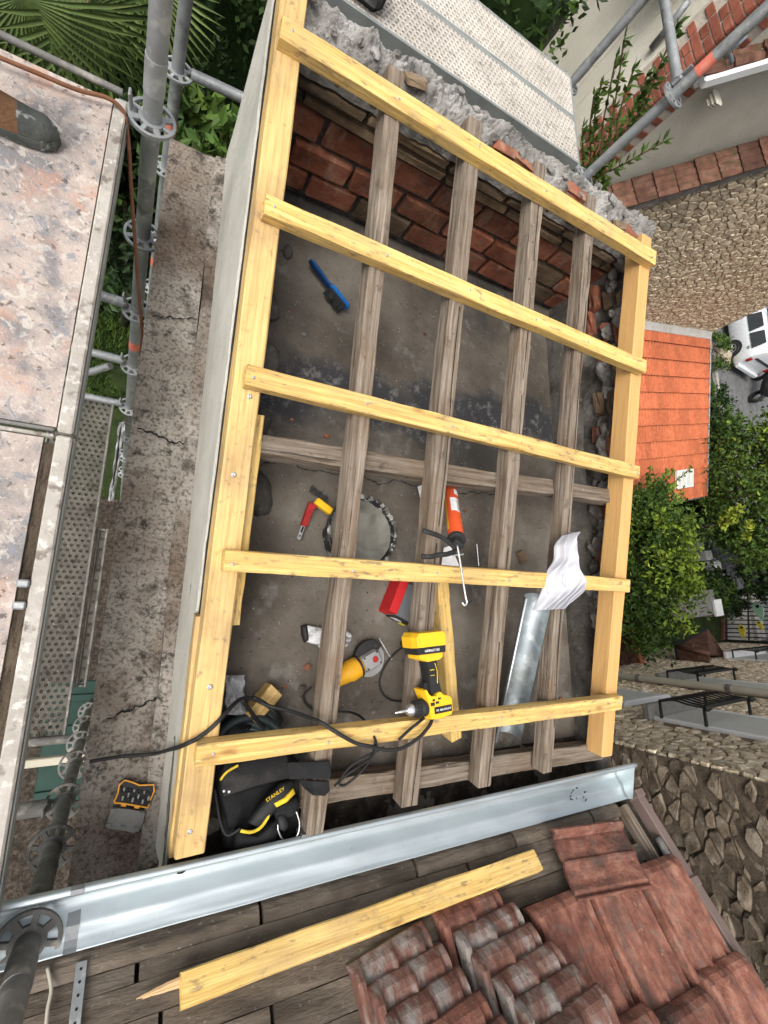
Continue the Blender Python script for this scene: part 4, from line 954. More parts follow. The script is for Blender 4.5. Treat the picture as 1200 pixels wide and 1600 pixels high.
bd = [(.098, -.026), (.100, -.031), (.130, -.033), (.172, -.028), (.178, -.018), (.178, .014), (.170, .024), (.148, .030), (.138, .040), (.128, .038), (.122, .030), (.104, .032), (.096, .040), (.090, .052), (.082, .050), (.088, .034), (.092, .022), (.096, .012)]
m = MB(); m.prism(bd, .052, T(0, 0, -.026), inset=.05); loc(m, 'housing', 'yellow_plastic', dr)
m = MB()
for (x, y, w, h) in ((.108, .010, .014, .009), (.124, .012, .012, .006), (.112, .020, .008, .006), (.132, .022, .010, .005)): m.box((x, y, .026), (w, h, .004), ch=.001)
loc(m, 'vents', 'black_plastic', dr)
m = MB(); m.box((.142, -.008, .027), (.060, .018, .003), RZm(.0), ch=.001); lb = loc(m, 'name_plate', 'black_plastic', dr)
text_mesh('XR  BRUSHLESS', .0075, Mx @ T(.142, -.008, .0287), 'lettering', 'white_label', dr)
m = MB(); m.prism([(.108, .030), (.150, .030), (.143, .060), (.139, .100), (.140, .132), (.100, .132), (.105, .098), (.108, .060)], .038, T(0, 0, -.019), inset=.12); loc(m, 'grip', 'rubber', dr)
for a_, b_ in (((.134, .062), (.136, .095)), ((.136, .095), (.130, .118)), ((.112, .085), (.126, .085)), ((.112, .100), (.126, .100))):
    m = MB(); m.tube([(a_[0], a_[1], .0195), (b_[0], b_[1], .0195)], .0011, 6); loc(m, 'trim_line', 'yellow_trim', dr)
m = MB(); m.prism([(.094, .044), (.108, .046), (.106, .066), (.098, .068), (.092, .058)], .018, T(0, 0, -.009), inset=.1); loc(m, 'trigger', 'black_plastic', dr)
m = MB(); m.prism([(.072, .134), (.084, .130), (.100, .124), (.142, .126), (.156, .134), (.156, .148), (.070, .148)], .056, T(0, 0, -.028), inset=.06); loc(m, 'foot', 'yellow_plastic', dr)
bt = MB(); bt.prism([(.064, .146), (.162, .146), (.164, .166), (.062, .166)], .068, T(0, 0, -.034), inset=.04); bo = loc(bt, 'battery', 'black_plastic', dr)
m = MB(); m.prism([(.060, .164), (.166, .164), (.166, .196), (.158, .206), (.068, .206), (.058, .194)], .074, T(0, 0, -.037), inset=.08); m.box((.066, .184, .037), (.006, .03, .006), ch=.002); m.build('battery_cap', 'yellow_plastic', bo, local=True)
text_mesh('XR LITHIUM', .0095, Mx @ T(.114, .156, .0352) @ RZm(math.pi), 'lettering', 'white_label', bo)

# ---- caulking gun with orange cartridge
ga, gb = at(701, 750, -1.30), at(713, 843, -1.085); Mg = T(gb) @ frame(ga-gb); Lg = (ga-gb).length
cg = thing('caulking_gun', 'orange sealant cartridge in a black caulking gun resting on batten and rafter', 'caulking gun', Mg)
m = MB(); m.lathe([(.0, 0), (.027, 0), (.027, .010), (.0235, .012), (.0235, Lg*.78), (.021, Lg*.80), (.010, Lg*.83), (.006, Lg), (0, Lg)], 24, XA); loc(m, 'cartridge', 'orange_tube', cg, True)
m = MB(); m.lathe([(.0238, Lg*.10), (.0238, Lg*.77)], 6, XA, a0=.5, a1=1.5); loc(m, 'side_label', 'amber_label', cg, True)
m = MB(); m.lathe([(.0239, Lg*.34), (.0239, Lg*.56)], 8, XA, a0=2.1, a1=3.4)
m.lathe([(.0239, Lg*.63), (.0239, Lg*.72)], 6, XA, a0=2.8, a1=3.6); loc(m, 'white_label', 'white_label', cg, True)
m = MB()
for i in range(9): m.box((Lg*(.37+i*.02), -.002, .0240), (.0016 if i % 2 else .003, .012, .0006), ch=.0001)
loc(m, 'print', 'black_print', cg)
m = MB(); m.lathe([(.0239, Lg*.2), (.0239, Lg*.28)], 6, XA, a0=3.5, a1=4.4); m.lathe([(.0239, Lg*.36), (.0239, Lg*.6)], 6, XA, a0=3.6, a1=4.2); loc(m, 'amber_patch', 'amber_label', cg, True)
m = MB(); m.lathe([(0, -.012), (.024, -.012), (.028, -.006), (.028, .004), (.024, .006)], 20, XA); m.box((-.022, .0, 0), (.03, .034, .03), ch=.005); loc(m, 'body', 'black_plastic', cg)
b0 = at(712, 852, -1.075)
for nm, ps in (('handle', ((712, 856, -1.072), (700, 846, -1.068), (688, 838, -1.066), (674, 833, -1.066), (661, 829, -1.07))), ('trigger', ((710, 862, -1.072), (698, 866, -1.07), (686, 867, -1.07), (672, 870, -1.07), (659, 869, -1.072)))):
    m = MB(); m.tube(smooth_path([at(*p) for p in ps], 4), .0072, 8, flat=.7); m.build(nm, 'black_plastic', cg, smooth=True)
rp = [at(714, 850, -1.062), at(720, 885, -1.055), at(727, 930, -1.045), at(729.5, 941, -1.044), at(726, 946, -1.046), at(722, 941, -1.048)]
m = MB(); m.tube(smooth_path(rp, 4), .0031, 8); m.build('rod', 'bright_steel', cg, smooth=True)
m = MB(); m.tube([at(708, 868, -1.06), at(724, 866, -1.058)], .0025, 6); m.build('release_lever', 'bright_steel', cg)
m = MB(); m.tube([at(722, 941, -1.047), at(731, 944, -1.045), at(737, 939, -1.044)], .002, 6); m.build('rod_hook', 'iron', cg)

# ---- white rag draped on batten and rafter
OUT_L = [(893, 834), (883, 850), (884, 872), (876, 890), (874, 908), (872, 925), (869, 940), (866, 953)]
OUT_R = [(903, 830), (907, 850), (914, 872), (921, 890), (935, 905), (938, 918), (924, 935), (908, 950)]
OUT_L = smooth_path([(x, y, 0) for x, y in OUT_L], 8); OUT_R = smooth_path([(x, y, 0) for x, y in OUT_R], 8)
def ragf(u, v):
    k = v*56; i = min(int(k), 55); t = k-i
    xl, yl = (OUT_L[i][j]*(1-t)+OUT_L[i+1][j]*t for j in (0, 1)); xr, yr = (OUT_R[i][j]*(1-t)+OUT_R[i+1][j]*t for j in (0, 1))
    px, py = xl+(xr-xl)*u, yl+(yr-yl)*u
    p = at(px, py, -1.06)
    w1 = u*(13+7*v)+3.5*noise.noise(V((u*2, v*2.6, 0)))+v*2.5; ef = math.sin(math.pi*min(1, max(0, u)))**.4
    fold = ef*(.022*(.5+.5*math.cos(2*w1))**1.6+.016*noise.noise(V((u*4, v*3, 4)))+.007*noise.noise(V((u*9+v*6, v*7, 7)))+.012*abs(noise.noise(V((u*6+v*4, v*3, 2)))))
    h = .045*math.sin(math.pi*min(1, max(0, u*.96+.02)))**.6-.025*abs(v-.5)
    return V((p.x, p.y, F(p.y)-.012+h*.8+fold))
m = MB(); m.grid(ragf, 110, 130, thick=.002); m.build('white_rag', 'white_cloth', None, smooth=True, label='crumpled white cotton rag draped over batten and fourth grey rafter', cat='rag')

# ---- half-round zinc gutter offcut lying in the box
a, b = at(838, 932, -1.145), at(790, 1152, -1.375); Mz = T(a) @ frame(b-a, (-.25, 0, 1)); Lz = (b-a).length
zg = thing('gutter_offcut', 'short half-round zinc gutter offcut sloping into the box under the rag', 'gutter', Mz)
m = MB(); m.grid(lambda u, v: (v*Lz, .049*math.cos(math.pi*(1+u)), .049*math.sin(math.pi*(1+u))*1.0+.02), 20, 20, thick=.0012); loc(m, 'trough', 'zinc_old', zg, True)
m = MB(); m.tube([(0, -.050, .022), (Lz*.62, -.050, .022), (Lz, -.050, .022)], .0042, 8); m.build('bead', 'zinc', zg, local=True, smooth=True)

# ---- bucket of mortar
bc = at(567, 832, -1.325); Mb = T(bc.x, bc.y, FZ)
bk = thing('mortar_bucket', 'black builder bucket crusted with mortar standing under the first rafter', 'bucket', Mb)
h = -1.318-FZ
m = MB(); prof = [(.090, .0), (.098, .004), (.112, h-.016), (.121, h-.012), (.1225, h-.003), (.119, h), (.113, h-.003), (.109, h-.02), (.106, .05)]
m.lathe(prof, 48)
for i, v in enumerate(m.v):
    if v.z > h-.03: v += V((noise.noise(v*38), noise.noise(v*38+V((9, 0, 0))), noise.noise(v*45)))*.004
loc(m, 'shell', 'bucket_black', bk, True)
m = MB()
def mort(u, v):
    a = u*2*math.pi; r_ = v*.109; x, y = r_*math.cos(a), r_*math.sin(a)
    return (x, y, h-.03+.010*v**4+.006*noise.noise(V((x*22, y*22, 0)))+.003*noise.noise(V((x*60, y*20, 3))))
m.grid(mort, 40, 14); loc(m, 'mortar', 'wet_mortar', bk, True)
for i in range(26):
    a_ = rnd(-.9, 2.2); m = MB(); s_ = rnd(.003, .008); m.blob((.117*math.cos(a_), .117*math.sin(a_), h-rnd(-.001, .01)), (s_*1.3, s_*1.3, s_*.6), .5, 1.5, 1); loc(m, 'mortar_splash', 'mortar', bk, True)

# ---- blue wire brush
Mw, L = flat_frame((485, 406), (541, 484), FZ+.03)
bb = thing('blue_wire_brush', 'blue handled wire brush with dark bristles on the floor at the far left', 'brush', Mw)
m = MB(); m.prism([(0, -.006), (.02, -.011), (.10, -.009), (.12, -.006), (.12, .012), (.10, .008), (.02, .009), (0, .005)], .016, T(0, 0, -.008), inset=.12); loc(m, 'handle', 'navy_plastic', bb)
m = MB(); m.tube([(.004, 0, .009), (.06, -.001, .0095), (.115, .003, .009)], .0022, 6); loc(m, 'handle_rib', 'blue_plastic', bb)
m = MB(); m.prism([(.11, -.004), (.13, -.002), (L-.006, .004), (L, .010), (L-.004, .020), (.13, .016), (.112, .012)], .022, T(0, 0, -.010), inset=.1); loc(m, 'head', 'blue_plastic', bb)
m = MB()
for i in range(15):
    for j in range(5):
        x = .122+i*(L-.135)/14; y0 = -.004+.018*(i/14)*.3; z = -.010+j*.005
        m.tube([(x, y0+.004, z), (x+rnd(-.004, .004), y0-.030+rnd(-.004, .004), z+rnd(-.004, .004)-.006)], .0017, 4)
loc(m, 'bristles', 'bristle', bb)['kind'] = 'stuff'
# ---- red and yellow wire brush
Mw, L = flat_frame((466, 843), (492, 772), FZ+.025)
rb = thing('red_yellow_brush', 'small brush with yellow head and red handle on the floor', 'brush', Mw)
m = MB(); m.box((.026, 0, 0), (.052, .014, .006), ch=.002); loc(m, 'scraper_end', 'alu_cast', rb)
m = MB(); m.lathe([(0, .0035), (.003, .0035)], 8, T(.012, 0, 0)); m.box((.034, 0, .0034), (.02, .006, .0006), ch=.0001); loc(m, 'slot', 'dark_void', rb)
m = MB(); m.prism([(.046, -.009), (.052, -.011), (.11, -.012), (.128, -.022), (.128, .010), (.11, .010), (.052, .009), (.046, .007)], .018, T(0, 0, -.008), inset=.1); loc(m, 'handle', 'red_plastic', rb)
m = MB()
for i in range(4): m.box((.075+i*.008, 0, .0105), (.003, .016, .003), ch=.001)
loc(m, 'grip_ribs', 'red_plastic', rb)
m = MB(); m.box((.140, -.012, .002), (.024, .066, .024), RZm(R(-12)), ch=.004); loc(m, 'head', 'yellow_plastic', rb)
m = MB()
for i in range(11):
    for j in range(3):
        y = -.044+i*.0062; x = .150+.012*(i/10); m.tube([(x, y, -.006+j*.006), (x+.02+rnd(-.003, .003), y+rnd(-.003, .003), -.006+j*.006)], .0016, 4)
loc(m, 'bristles', 'bristle', rb)['kind'] = 'stuff'

# ---- angle grinder
Mw, L = flat_frame((580, 1030), (505, 1072), FZ+.03)
ag = thing('angle_grinder', 'yellow angle grinder with cutting disc half under the first rafter', 'grinder', Mw)
m = MB(); m.lathe([(.005, -.018), (.056, -.018), (.0565, -.016), (.056, -.0145), (.005, -.0145)], 36); loc(m, 'disc', 'alu_cast', ag)
m = MB(); m.lathe([(.060, -.014), (.062, -.012), (.060, .002), (.022, .006), (.020, .004)], 24, a0=-2.7, a1=.2); loc(m, 'guard', 'black_plastic', ag, True)
m = MB(); m.prism([(-.030, -.020), (-.018, -.028), (.034, -.027), (.044, -.024), (.044, .024), (.034, .027), (-.018, .028), (-.030, .020)], .034, T(0, 0, -.012), inset=.2); loc(m, 'gear_head', 'alu_cast', ag)
m = MB(); m.lathe([(0, .0245), (.004, .0245), (.010, .0235), (.0105, .0215)], 16, T(-.004, 0, 0)); loc(m, 'spindle_lock', 'red_plastic', ag, True)
m = MB(); 
for sx, sy in ((-.018, .018), (-.018, -.018), (.03, .018), (.03, -.018)): m.lathe([(0, .0235), (.003, .0235), (.0035, .021)], 8, T(sx, sy, 0))
loc(m, 'screws', 'iron', ag)
m = MB(); m.lathe([(.0, .042), (.030, .042), (.033, .050), (.034, .085), (.030, .095), (.027, .12), (.026, .15), (.027, .165), (.022, .17), (0, .17)], 20, XA); loc(m, 'motor_body', 'amber_plastic', ag, True)
m = MB(); m.lathe([(.034, .047), (.0355, .049), (.0355, .053), (.034, .055)], 20, XA); loc(m, 'collar', 'black_plastic', ag, True)
def cable(label, pts, r=.0042, mt='rubber', name='power_cable', z=None):
    m = MB(); m.tube(smooth_path([at(*p) for p in pts], 6), r, 8); return m.build(name, mt, None, smooth=True, label=label, cat='cable')
cable('thin black grinder cable curling under the first rafter to the lowest batten', [(486, 1074, FZ+.03), (474, 1088, FZ+.01), (482, 1104, FZ+.008), (500, 1113, FZ+.01), (525, 1112, FZ+.012), (548, 1113, FZ+.03), (566, 1122, -1.33), (580, 1143, -1.22), (588, 1163, -1.19), (582, 1182, -1.2), (560, 1198, -1.26), (540, 1212, -1.29), (523, 1228, -1.31)], .0036)
cable('thin black cable looping on the floor from the plug under the second rafter', [(634, 1008, FZ+.02), (612, 1026, FZ+.008), (598, 1048, FZ+.006), (593, 1068, FZ+.006), (600, 1086, FZ+.006), (616, 1095, FZ+.006), (640, 1094, FZ+.006), (660, 1094, FZ+.006)], .0034)
m = MB(); p = at(636, 1004, FZ+.02); m.lathe([(0, -.02), (.016, -.02), (.018, -.008), (.016, .012), (.009, .022), (.006, .03)], 14, T(p) @ frame(at(600, 1040, FZ)-p) @ RY(-math.pi/2) @ RX(0)); m.build('plug', 'rubber', None, smooth=True, label='black rubber plug on the floor under the second rafter', cat='plug')
cable('thick black extension cable running from the ledge over beam and battens to the drill', [(140, 1190, -1.57), (190, 1182, -1.575), (240, 1178, -1.565), (262, 1172, -1.46), (278, 1168, -1.31), (292, 1162, -1.225), (308, 1154, -1.218), (326, 1141, -1.218), (343, 1125, -1.215), (360, 1106, -1.24), (377, 1092, -1.30), (395, 1092, -1.33), (420, 1103, -1.32), (450, 1110, -1.29), (480, 1120, -1.24), (500, 1128, -1.20), (530, 1147, -1.183), (556, 1161, -1.182), (577, 1166, -1.178), (605, 1172, -1.18), (630, 1168, -1.178), (655, 1152, -1.178), (672, 1132, -1.178), (677, 1115, -1.19)], .0050)
cable('black cable loop falling from the extension cable behind the lowest batten', [(378, 1094, -1.30), (392, 1112, -1.34), (405, 1130, -1.37), (425, 1146, -1.39), (434, 1130, -1.36), (428, 1112, -1.33), (412, 1098, -1.33), (396, 1090, -1.32)], .0055)
cable('black cable strand crossing the lowest batten below the drill', [(623, 1156, -1.178), (640, 1140, -1.178), (655, 1128, -1.18), (668, 1117, -1.20), (676, 1108, -1.26)], .0042)
cable('black cable strand hanging below the lowest batten near the second rafter', [(600, 1168, -1.18), (570, 1183, -1.23), (545, 1200, -1.27), (530, 1222, -1.30), (540, 1226, -1.31), (565, 1205, -1.29), (582, 1180, -1.24), (586, 1160, -1.185)], .0036)
# ---- coiled hose/cable reel, glove, offcuts on the floor
co = thing('cable_coil', 'glossy dark coil of thick cable on the floor beside the left beam', 'coil', (.33, -.3, FZ))
c0 = at(388, 1165, FZ)
for i, (r_, z_, rr) in enumerate(((.085, .02, .014), (.068, .034, .013), (.088, .05, .012), (.054, .02, .013))):
    m = MB(); P = []
    for k in range(31):
        a_ = R(25)+k/30*R(170); P.append((c0.x-.012+r_*1.05*math.cos(a_), c0.y+r_*.95*math.sin(a_), FZ+z_+.006*math.sin(a_*2)))
    m.tube(P, rr, 10); m.build('turn', 'teal_plastic', co, smooth=True)
m = MB(); p = at(424, 1118, FZ+.04); m.lathe([(0, -.02), (.02, -.02), (.022, 0), (.018, .02), (.01, .035), (0, .035)], 16, T(p) @ RY(1.2) @ RX(.6)); m.build('connector', 'rubber', co, smooth=True)
for i in range(5):
    m = MB(); a_ = at(346+i*4, 1150+i*1.5, FZ+.05); m.tube([a_, a_+V((.03, .012, .01)), a_+V((.05, .03, .0))], .0028, 6); m.build('wire_end', 'rubber', co, smooth=True)
m = MB()
m.grid(lambda u, v: at(353+u*30+6*noise.noise(V((v*4, 0, 1))), 1055+v*62, FZ+.05)+V((0, 0, .022*noise.noise(V((u*3, v*4, 2)))+.012*noise.noise(V((u*9, v*9, 5))))), 14, 22, thick=.001); m.build('plastic_bag', 'plastic_sheet', None, smooth=True, label='crumpled grey plastic bag tucked against the left beam', cat='bag')
gl = thing('work_glove', 'grey-white work glove with dark cuff partly under the first rafter', 'glove', at(500, 995, FZ))
m = MB(); panel(m, [(473, 978), (480, 976), (484, 1000), (478, 1004), (474, 992)], FZ+.022, .02, puff=.004); m.build('cuff', 'rubber', gl, smooth=True)
m = MB(); panel(m, [(480, 977), (498, 980), (516, 984), (528, 992), (526, 1010), (512, 1012), (498, 1008), (480, 1003)], FZ+.024, .022, puff=.006, inset=.12); m.build('palm', 'glove_white', gl, smooth=True)
for (q0, q1, q2) in (((520, 986), (536, 988), (548, 995)), ((522, 992), (535, 996), (547, 1000)), ((522, 1000), (534, 1004), (542, 1007)), ((516, 1008), (526, 1012), (533, 1014)), ((500, 1006), (508, 1014), (512, 1022))):
    m = MB(); m.tube(smooth_path([at(q0[0], q0[1], FZ+.014), at(q1[0], q1[1], FZ+.016), at(q2[0], q2[1], FZ+.010)], 4), [.010]*8+[.007], 8); m.build('finger', 'glove_white', gl, smooth=True)
def rod(label, a, b, r=.003, mt='bright_steel', name='steel_rod', cat='rod'):
    m = MB(); m.tube([at(*a), at(*b)], r, 8); m.build(name, mt, None, smooth=True, sharp=1, label=label, cat=cat)
rod('thin bright steel rod on the floor beside the grinder', (592, 997, FZ+.005), (612, 1030, FZ+.005))
rod('thin steel pin on the floor between second and third rafters', (745, 850, FZ+.005), (748, 884, FZ+.005), .0025)
rod('long thin steel rod standing between second rafter and pine stud', (688, 935, FZ+.09), (690, 988, FZ+.01), .0022)
m = MB(); panel(m, [(653, 760), (662, 757), (666, 784), (661, 793)], FZ+.012, .004); m.build('white_plastic_piece', 'white_label', None, label='small white plastic piece on the floor behind the second rafter', cat='plastic piece')
m = MB(); panel(m, [(694, 856), (704, 852), (712, 870), (719, 886), (690, 884)], FZ+.012, .003); m.build('paper_sheet', 'white_label', None, label='pale paper scrap on the floor under the caulking gun', cat='paper')
m = MB(); panel(m, [(686, 909), (691, 906), (697, 925), (692, 932), (688, 925)], -1.25, .012); m.build('yellow_tool_handle', 'yellow_plastic', None, label='small yellow handle end beside the second rafter below the fourth batten', cat='handle')
# ---- red and grey carton
p = at(614, 944, FZ); Mc = T(p.x, p.y, FZ) @ RZm(R(-24))
cb_ = thing('blade_carton', 'small red and grey carton on the floor under the fourth batten', 'carton', Mc)
m = MB(); m.box((.02, .012, .037), (.075, .115, .074), ch=.002); loc(m, 'carton_body', 'box_grey', cb_)
m = MB(); m.box((-.029, .014, .040), (.032, .118, .080), ch=.003); loc(m, 'red_sleeve', 'box_red', cb_)
m = MB(); m.box((.022, -.047, .035), (.070, .004, .064), ch=.001); loc(m, 'front_panel', 'box_black', cb_)
m = MB(); m.box((.052, -.0505, .012), (.02, .003, .018), ch=.0005); loc(m, 'yellow_corner', 'box_yellow', cb_)
m = MB(); m.lathe([(.008, .0), (.012, .0)], 14, T(.03, .025, .0746)); loc(m, 'red_mark', 'box_red', cb_)
for i in range(3):
    m = MB(); m.box((.018, -.0497, .024+i*.009), (.045-.01*i, .001, .003), ch=.0002); loc(m, 'print_line', 'white_label', cb_)

# ---- open bit case on the ledge
bt_ = thing('bit_case', 'open black bit case with orange rim lying on the lichen ledge', 'bit case', at(205, 1260, -1.595))
zc = -1.572; TRAY = [(178, 1254), (184, 1240), (187, 1226), (195, 1219), (209, 1223), (218, 1227), (240, 1226), (241, 1236), (235, 1249), (231, 1262), (214, 1259), (196, 1256)]
m = MB(); panel(m, TRAY, zc, .022, inset=.03); m.build('tray', 'black_plastic', bt_)
m = MB(); P = [at(x, y, zc+.002) for x, y in TRAY]; m.tube(P+[P[0]], .0021, 6); m.build('orange_rim', 'orange_edge', bt_)
for j in range(3):
    for i in range(9):
        px, py = 188+i*5.2+(2-j)*1.5, 1250-j*7+i*.9
        m = MB(); q = at(px, py, zc); m.tube([q, q+V((.001, .011, .004))], .0026, 6); m.build('bit', 'alu_cast' if (i+j) % 3 == 0 else 'iron', bt_)
m = MB(); panel(m, [(190, 1236), (238, 1240), (236, 1246), (188, 1242)], zc+.004, .004); m.build('bit_rail', 'rubber', bt_)
LID = [(166, 1292), (170, 1275), (176, 1262), (200, 1264), (227, 1268), (225, 1283), (219, 1297), (209, 1302), (192, 1298), (172, 1296)]
m = MB(); panel(m, LID, zc-.004, .014, inset=.03); ld = m.build('lid', 'grey_plastic', bt_)
for (x, y) in ((177, 1266), (222, 1272), (170, 1290), (192, 1293), (213, 1296)):
    m = MB(); panel(m, [(x-4, y-3), (x+5, y-2), (x+4, y+4), (x-5, y+3)], zc-.001, .004, inset=.1); m.build('lid_lug', 'grey_plastic', ld)
for (x, y) in ((193, 1258), (214, 1261)):
    m = MB(); panel(m, [(x-4, y-2), (x+4, y-1), (x+4, y+3), (x-4, y+2)], zc+.003, .008, inset=.1); m.build('hinge', 'orange_edge', bt_)

# ---- black tool bag
bg_ = thing('tool_bag', 'open black cloth tool bag with yellow trim between left beam and first rafter', 'tool bag', at(410, 1260, -1.42))
m = MB(); panel(m, [(340, 1196), (350, 1183), (452, 1172), (474, 1196), (472, 1262), (474, 1300), (440, 1322), (384, 1336), (352, 1330), (352, 1276), (338, 1236)], -1.345, .075, inset=.10, puff=-.03); m.build('body', 'bag_cloth', bg_, smooth=True)
m = MB(); panel(m, [(343, 1216), (352, 1196), (450, 1178), (456, 1216), (400, 1228), (350, 1246)], -1.29, .018, puff=.008); m.build('flap', 'bag_cloth', bg_, smooth=True)
m = MB(); P = [at(344, 1219, -1.284), at(355, 1206, -1.280), at(372, 1196, -1.280)]; m.tube(smooth_path(P), .003, 6, flat=.5); m.build('flap_trim', 'yellow_trim', bg_)
m = MB(); panel(m, [(350, 1246), (400, 1230), (456, 1218), (440, 1236), (392, 1290), (386, 1292), (352, 1268)], -1.375, .01, puff=-.02); m.build('inner_pocket', 'rubber', bg_)
m = MB(); panel(m, [(390, 1288), (412, 1256), (440, 1226), (458, 1220), (463, 1236), (440, 1254), (424, 1276), (402, 1294)], -1.305, .03, puff=.006); fp = m.build('front_panel', 'bag_leather', bg_, smooth=True)
a, b = at(413, 1252, -1.300), at(445, 1229, -1.300); Mt = T((a+b)/2+V((0, 0, .006))) @ frame(b-a); text_mesh('STANLEY', .0125, Mt, 'lettering', 'yellow_trim', fp)
m = MB(); panel(m, [(428, 1256), (444, 1247), (459, 1232), (462, 1240), (448, 1254), (432, 1262)], -1.296, .012, puff=.003); m.build('yellow_trim', 'yellow_trim', bg_, smooth=True)
m = MB(); m.tube(smooth_path([at(376, 1298, -1.310), at(392, 1300, -1.305), at(406, 1294, -1.303), at(417, 1280, -1.302), at(420, 1272, -1.303)]), .0042, 6, flat=.6); m.build('trim_line', 'yellow_trim', bg_, smooth=True)
m = MB(); panel(m, [(372, 1302), (396, 1306), (418, 1294), (436, 1278), (436, 1304), (428, 1320), (388, 1334), (366, 1328)], -1.318, .05, puff=.006); m.build('front_pocket', 'bag_cloth', bg_, smooth=True)
m = MB(); panel(m, [(428, 1264), (464, 1246), (470, 1258), (466, 1272), (434, 1284)], -1.312, .03, puff=.006); m.build('side_pocket', 'bag_cloth', bg_, smooth=True)
m = MB(); panel(m, [(434, 1276), (446, 1272), (452, 1292), (444, 1300), (436, 1296)], -1.305, .02, puff=.004); m.build('tool_loop', 'bag_leather', bg_, smooth=True)
m = MB(); m.tube(smooth_path([at(463, 1268, -1.30), at(468, 1286, -1.30), at(465, 1304, -1.303), at(454, 1315, -1.305), at(442, 1312, -1.305), at(435, 1298, -1.303), at(434, 1288, -1.303)]), .0022, 7); m.build('metal_hoop', 'bright_steel', bg_, smooth=True)
m = MB(); m.tube(smooth_path([at(335, 1232, -1.33), at(340, 1262, -1.33), at(346, 1290, -1.33), at(356, 1305, -1.33), at(376, 1294, -1.32)]), .004, 7); m.build('rim_cord', 'bag_leather', bg_, smooth=True)
m = MB(); panel(m, [(448, 1192), (480, 1191), (516, 1189), (518, 1204), (517, 1217), (486, 1217), (452, 1218)], [-1.285, -1.25, -1.232, -1.232, -1.232, -1.25, -1.285], .006, inset=.04, puff=.003); m.build('belt_strap', 'bag_cloth', bg_, smooth=True)
m = MB(); panel(m, [(466, 1217), (486, 1221), (514, 1221), (516, 1236), (508, 1244), (489, 1243), (476, 1233)], [-1.295, -1.25, -1.24, -1.24, -1.243, -1.25, -1.28], .006, inset=.05, puff=.003); m.build('belt_loop', 'bag_cloth', bg_, smooth=True)
for (x, y) in ((350, 1236), (358, 1237)):
    m = MB(); q = at(x, y, -1.288); m.lathe([(0, .002), (.003, .0015), (.0036, 0)], 8, T(q)); m.build('rivet', 'bright_steel', bg_)

# ---- work boot on the plywood deck (its wearer stands outside the picture)
tp = at(96, 226, -1.195); Mbt = T(tp.x, tp.y, -1.195) @ RZm(R(184)) @ Matrix.Scale(.76, 4)
wb = thing('work_boot', 'worn dark green-grey work boot standing on the plywood deck', 'boot', Mbt)
sole = [(0, 0), (.010, .030), (.045, .048), (.10, .050), (.16, .042), (.22, .040), (.27, .040), (.292, .022), (.295, 0), (.290, -.024), (.262, -.038), (.18, -.036), (.10, -.044), (.045, -.044), (.010, -.028)]
m = MB(); m.prism(sole, .026, inset=.03); loc(m, 'sole', 'boot_rubber', wb)
def upper(x0, x1, mt, nm, seg=14):
    m = MB()
    def f(u, v):
        x = x0+v*(x1-x0); w = .046*(1-max(0, (.06-x)/.06)**2.2*.95) if x < .06 else .046-.006*min(1, (x-.06)/.1); hh = .052*(1-max(0, (.055-x)/.055)**2.4*.85)+max(0, x-.07)*.42
        a = math.pi*u; return (x, w*math.cos(a), .022+hh*math.sin(a)**.75+.0025*noise.noise(V((x*30, u*5, 0))))
    m.grid(f, 16, seg); loc(m, nm, mt, wb, True)
upper(.003, .104, 'boot_rubber', 'toe_cap'); upper(.102, .165, 'boot_suede', 'upper'); upper(.163, .29, 'trouser', 'cuff')
m = MB(); m.tube([(.010, .0, .030), (.012, -.026, .030), (.04, -.042, .030), (.10, -.044, .030), (.2, -.038, .030)], .003, 6); loc(m, 'welt', 'boot_rubber', wb, True)
m = MB(); m.lathe([(.058, .085), (.062, .080), (.062, .10), (.058, .30), (.064, .5)], 18, T(.215, -.012, 0)); loc(m, 'trouser_leg', 'trouser', wb, True)
# ---- black box-like bag on the far steel plank
p = at(560, -12, -1.27); m = MB(); m.box((0, 0, .07), (.20, .16, .14), T(p.x, p.y+.0, -1.268) @ RZm(R(-8)), ch=.03); m.build('black_case', 'black_plastic', None, smooth=True, label='black rounded case standing on the far perforated steel deck', cat='case')

# ================================================================== NEIGHBOURING HOUSES
AZ = R(13.5); E1 = V((math.cos(AZ), math.sin(AZ), 0)); E2 = V((-math.sin(AZ), math.cos(AZ), 0)); UP = V((0, 0, 1))
Gp = at(1000, 502, -4.2)                              # a point on the stone gable
G0 = onp(975, 320, Gp, E2); G0 = V((G0.x, G0.y, 0))   # where the sloping top edge is first seen, z = -2.43
def gab(s, z, out=0): return G0+E1*s+UP*z-E2*out
RK = .86
SR = (V((at(1110, 520, -4.2).x, at(1110, 520, -4.2).y, 0))-G0).dot(E1)
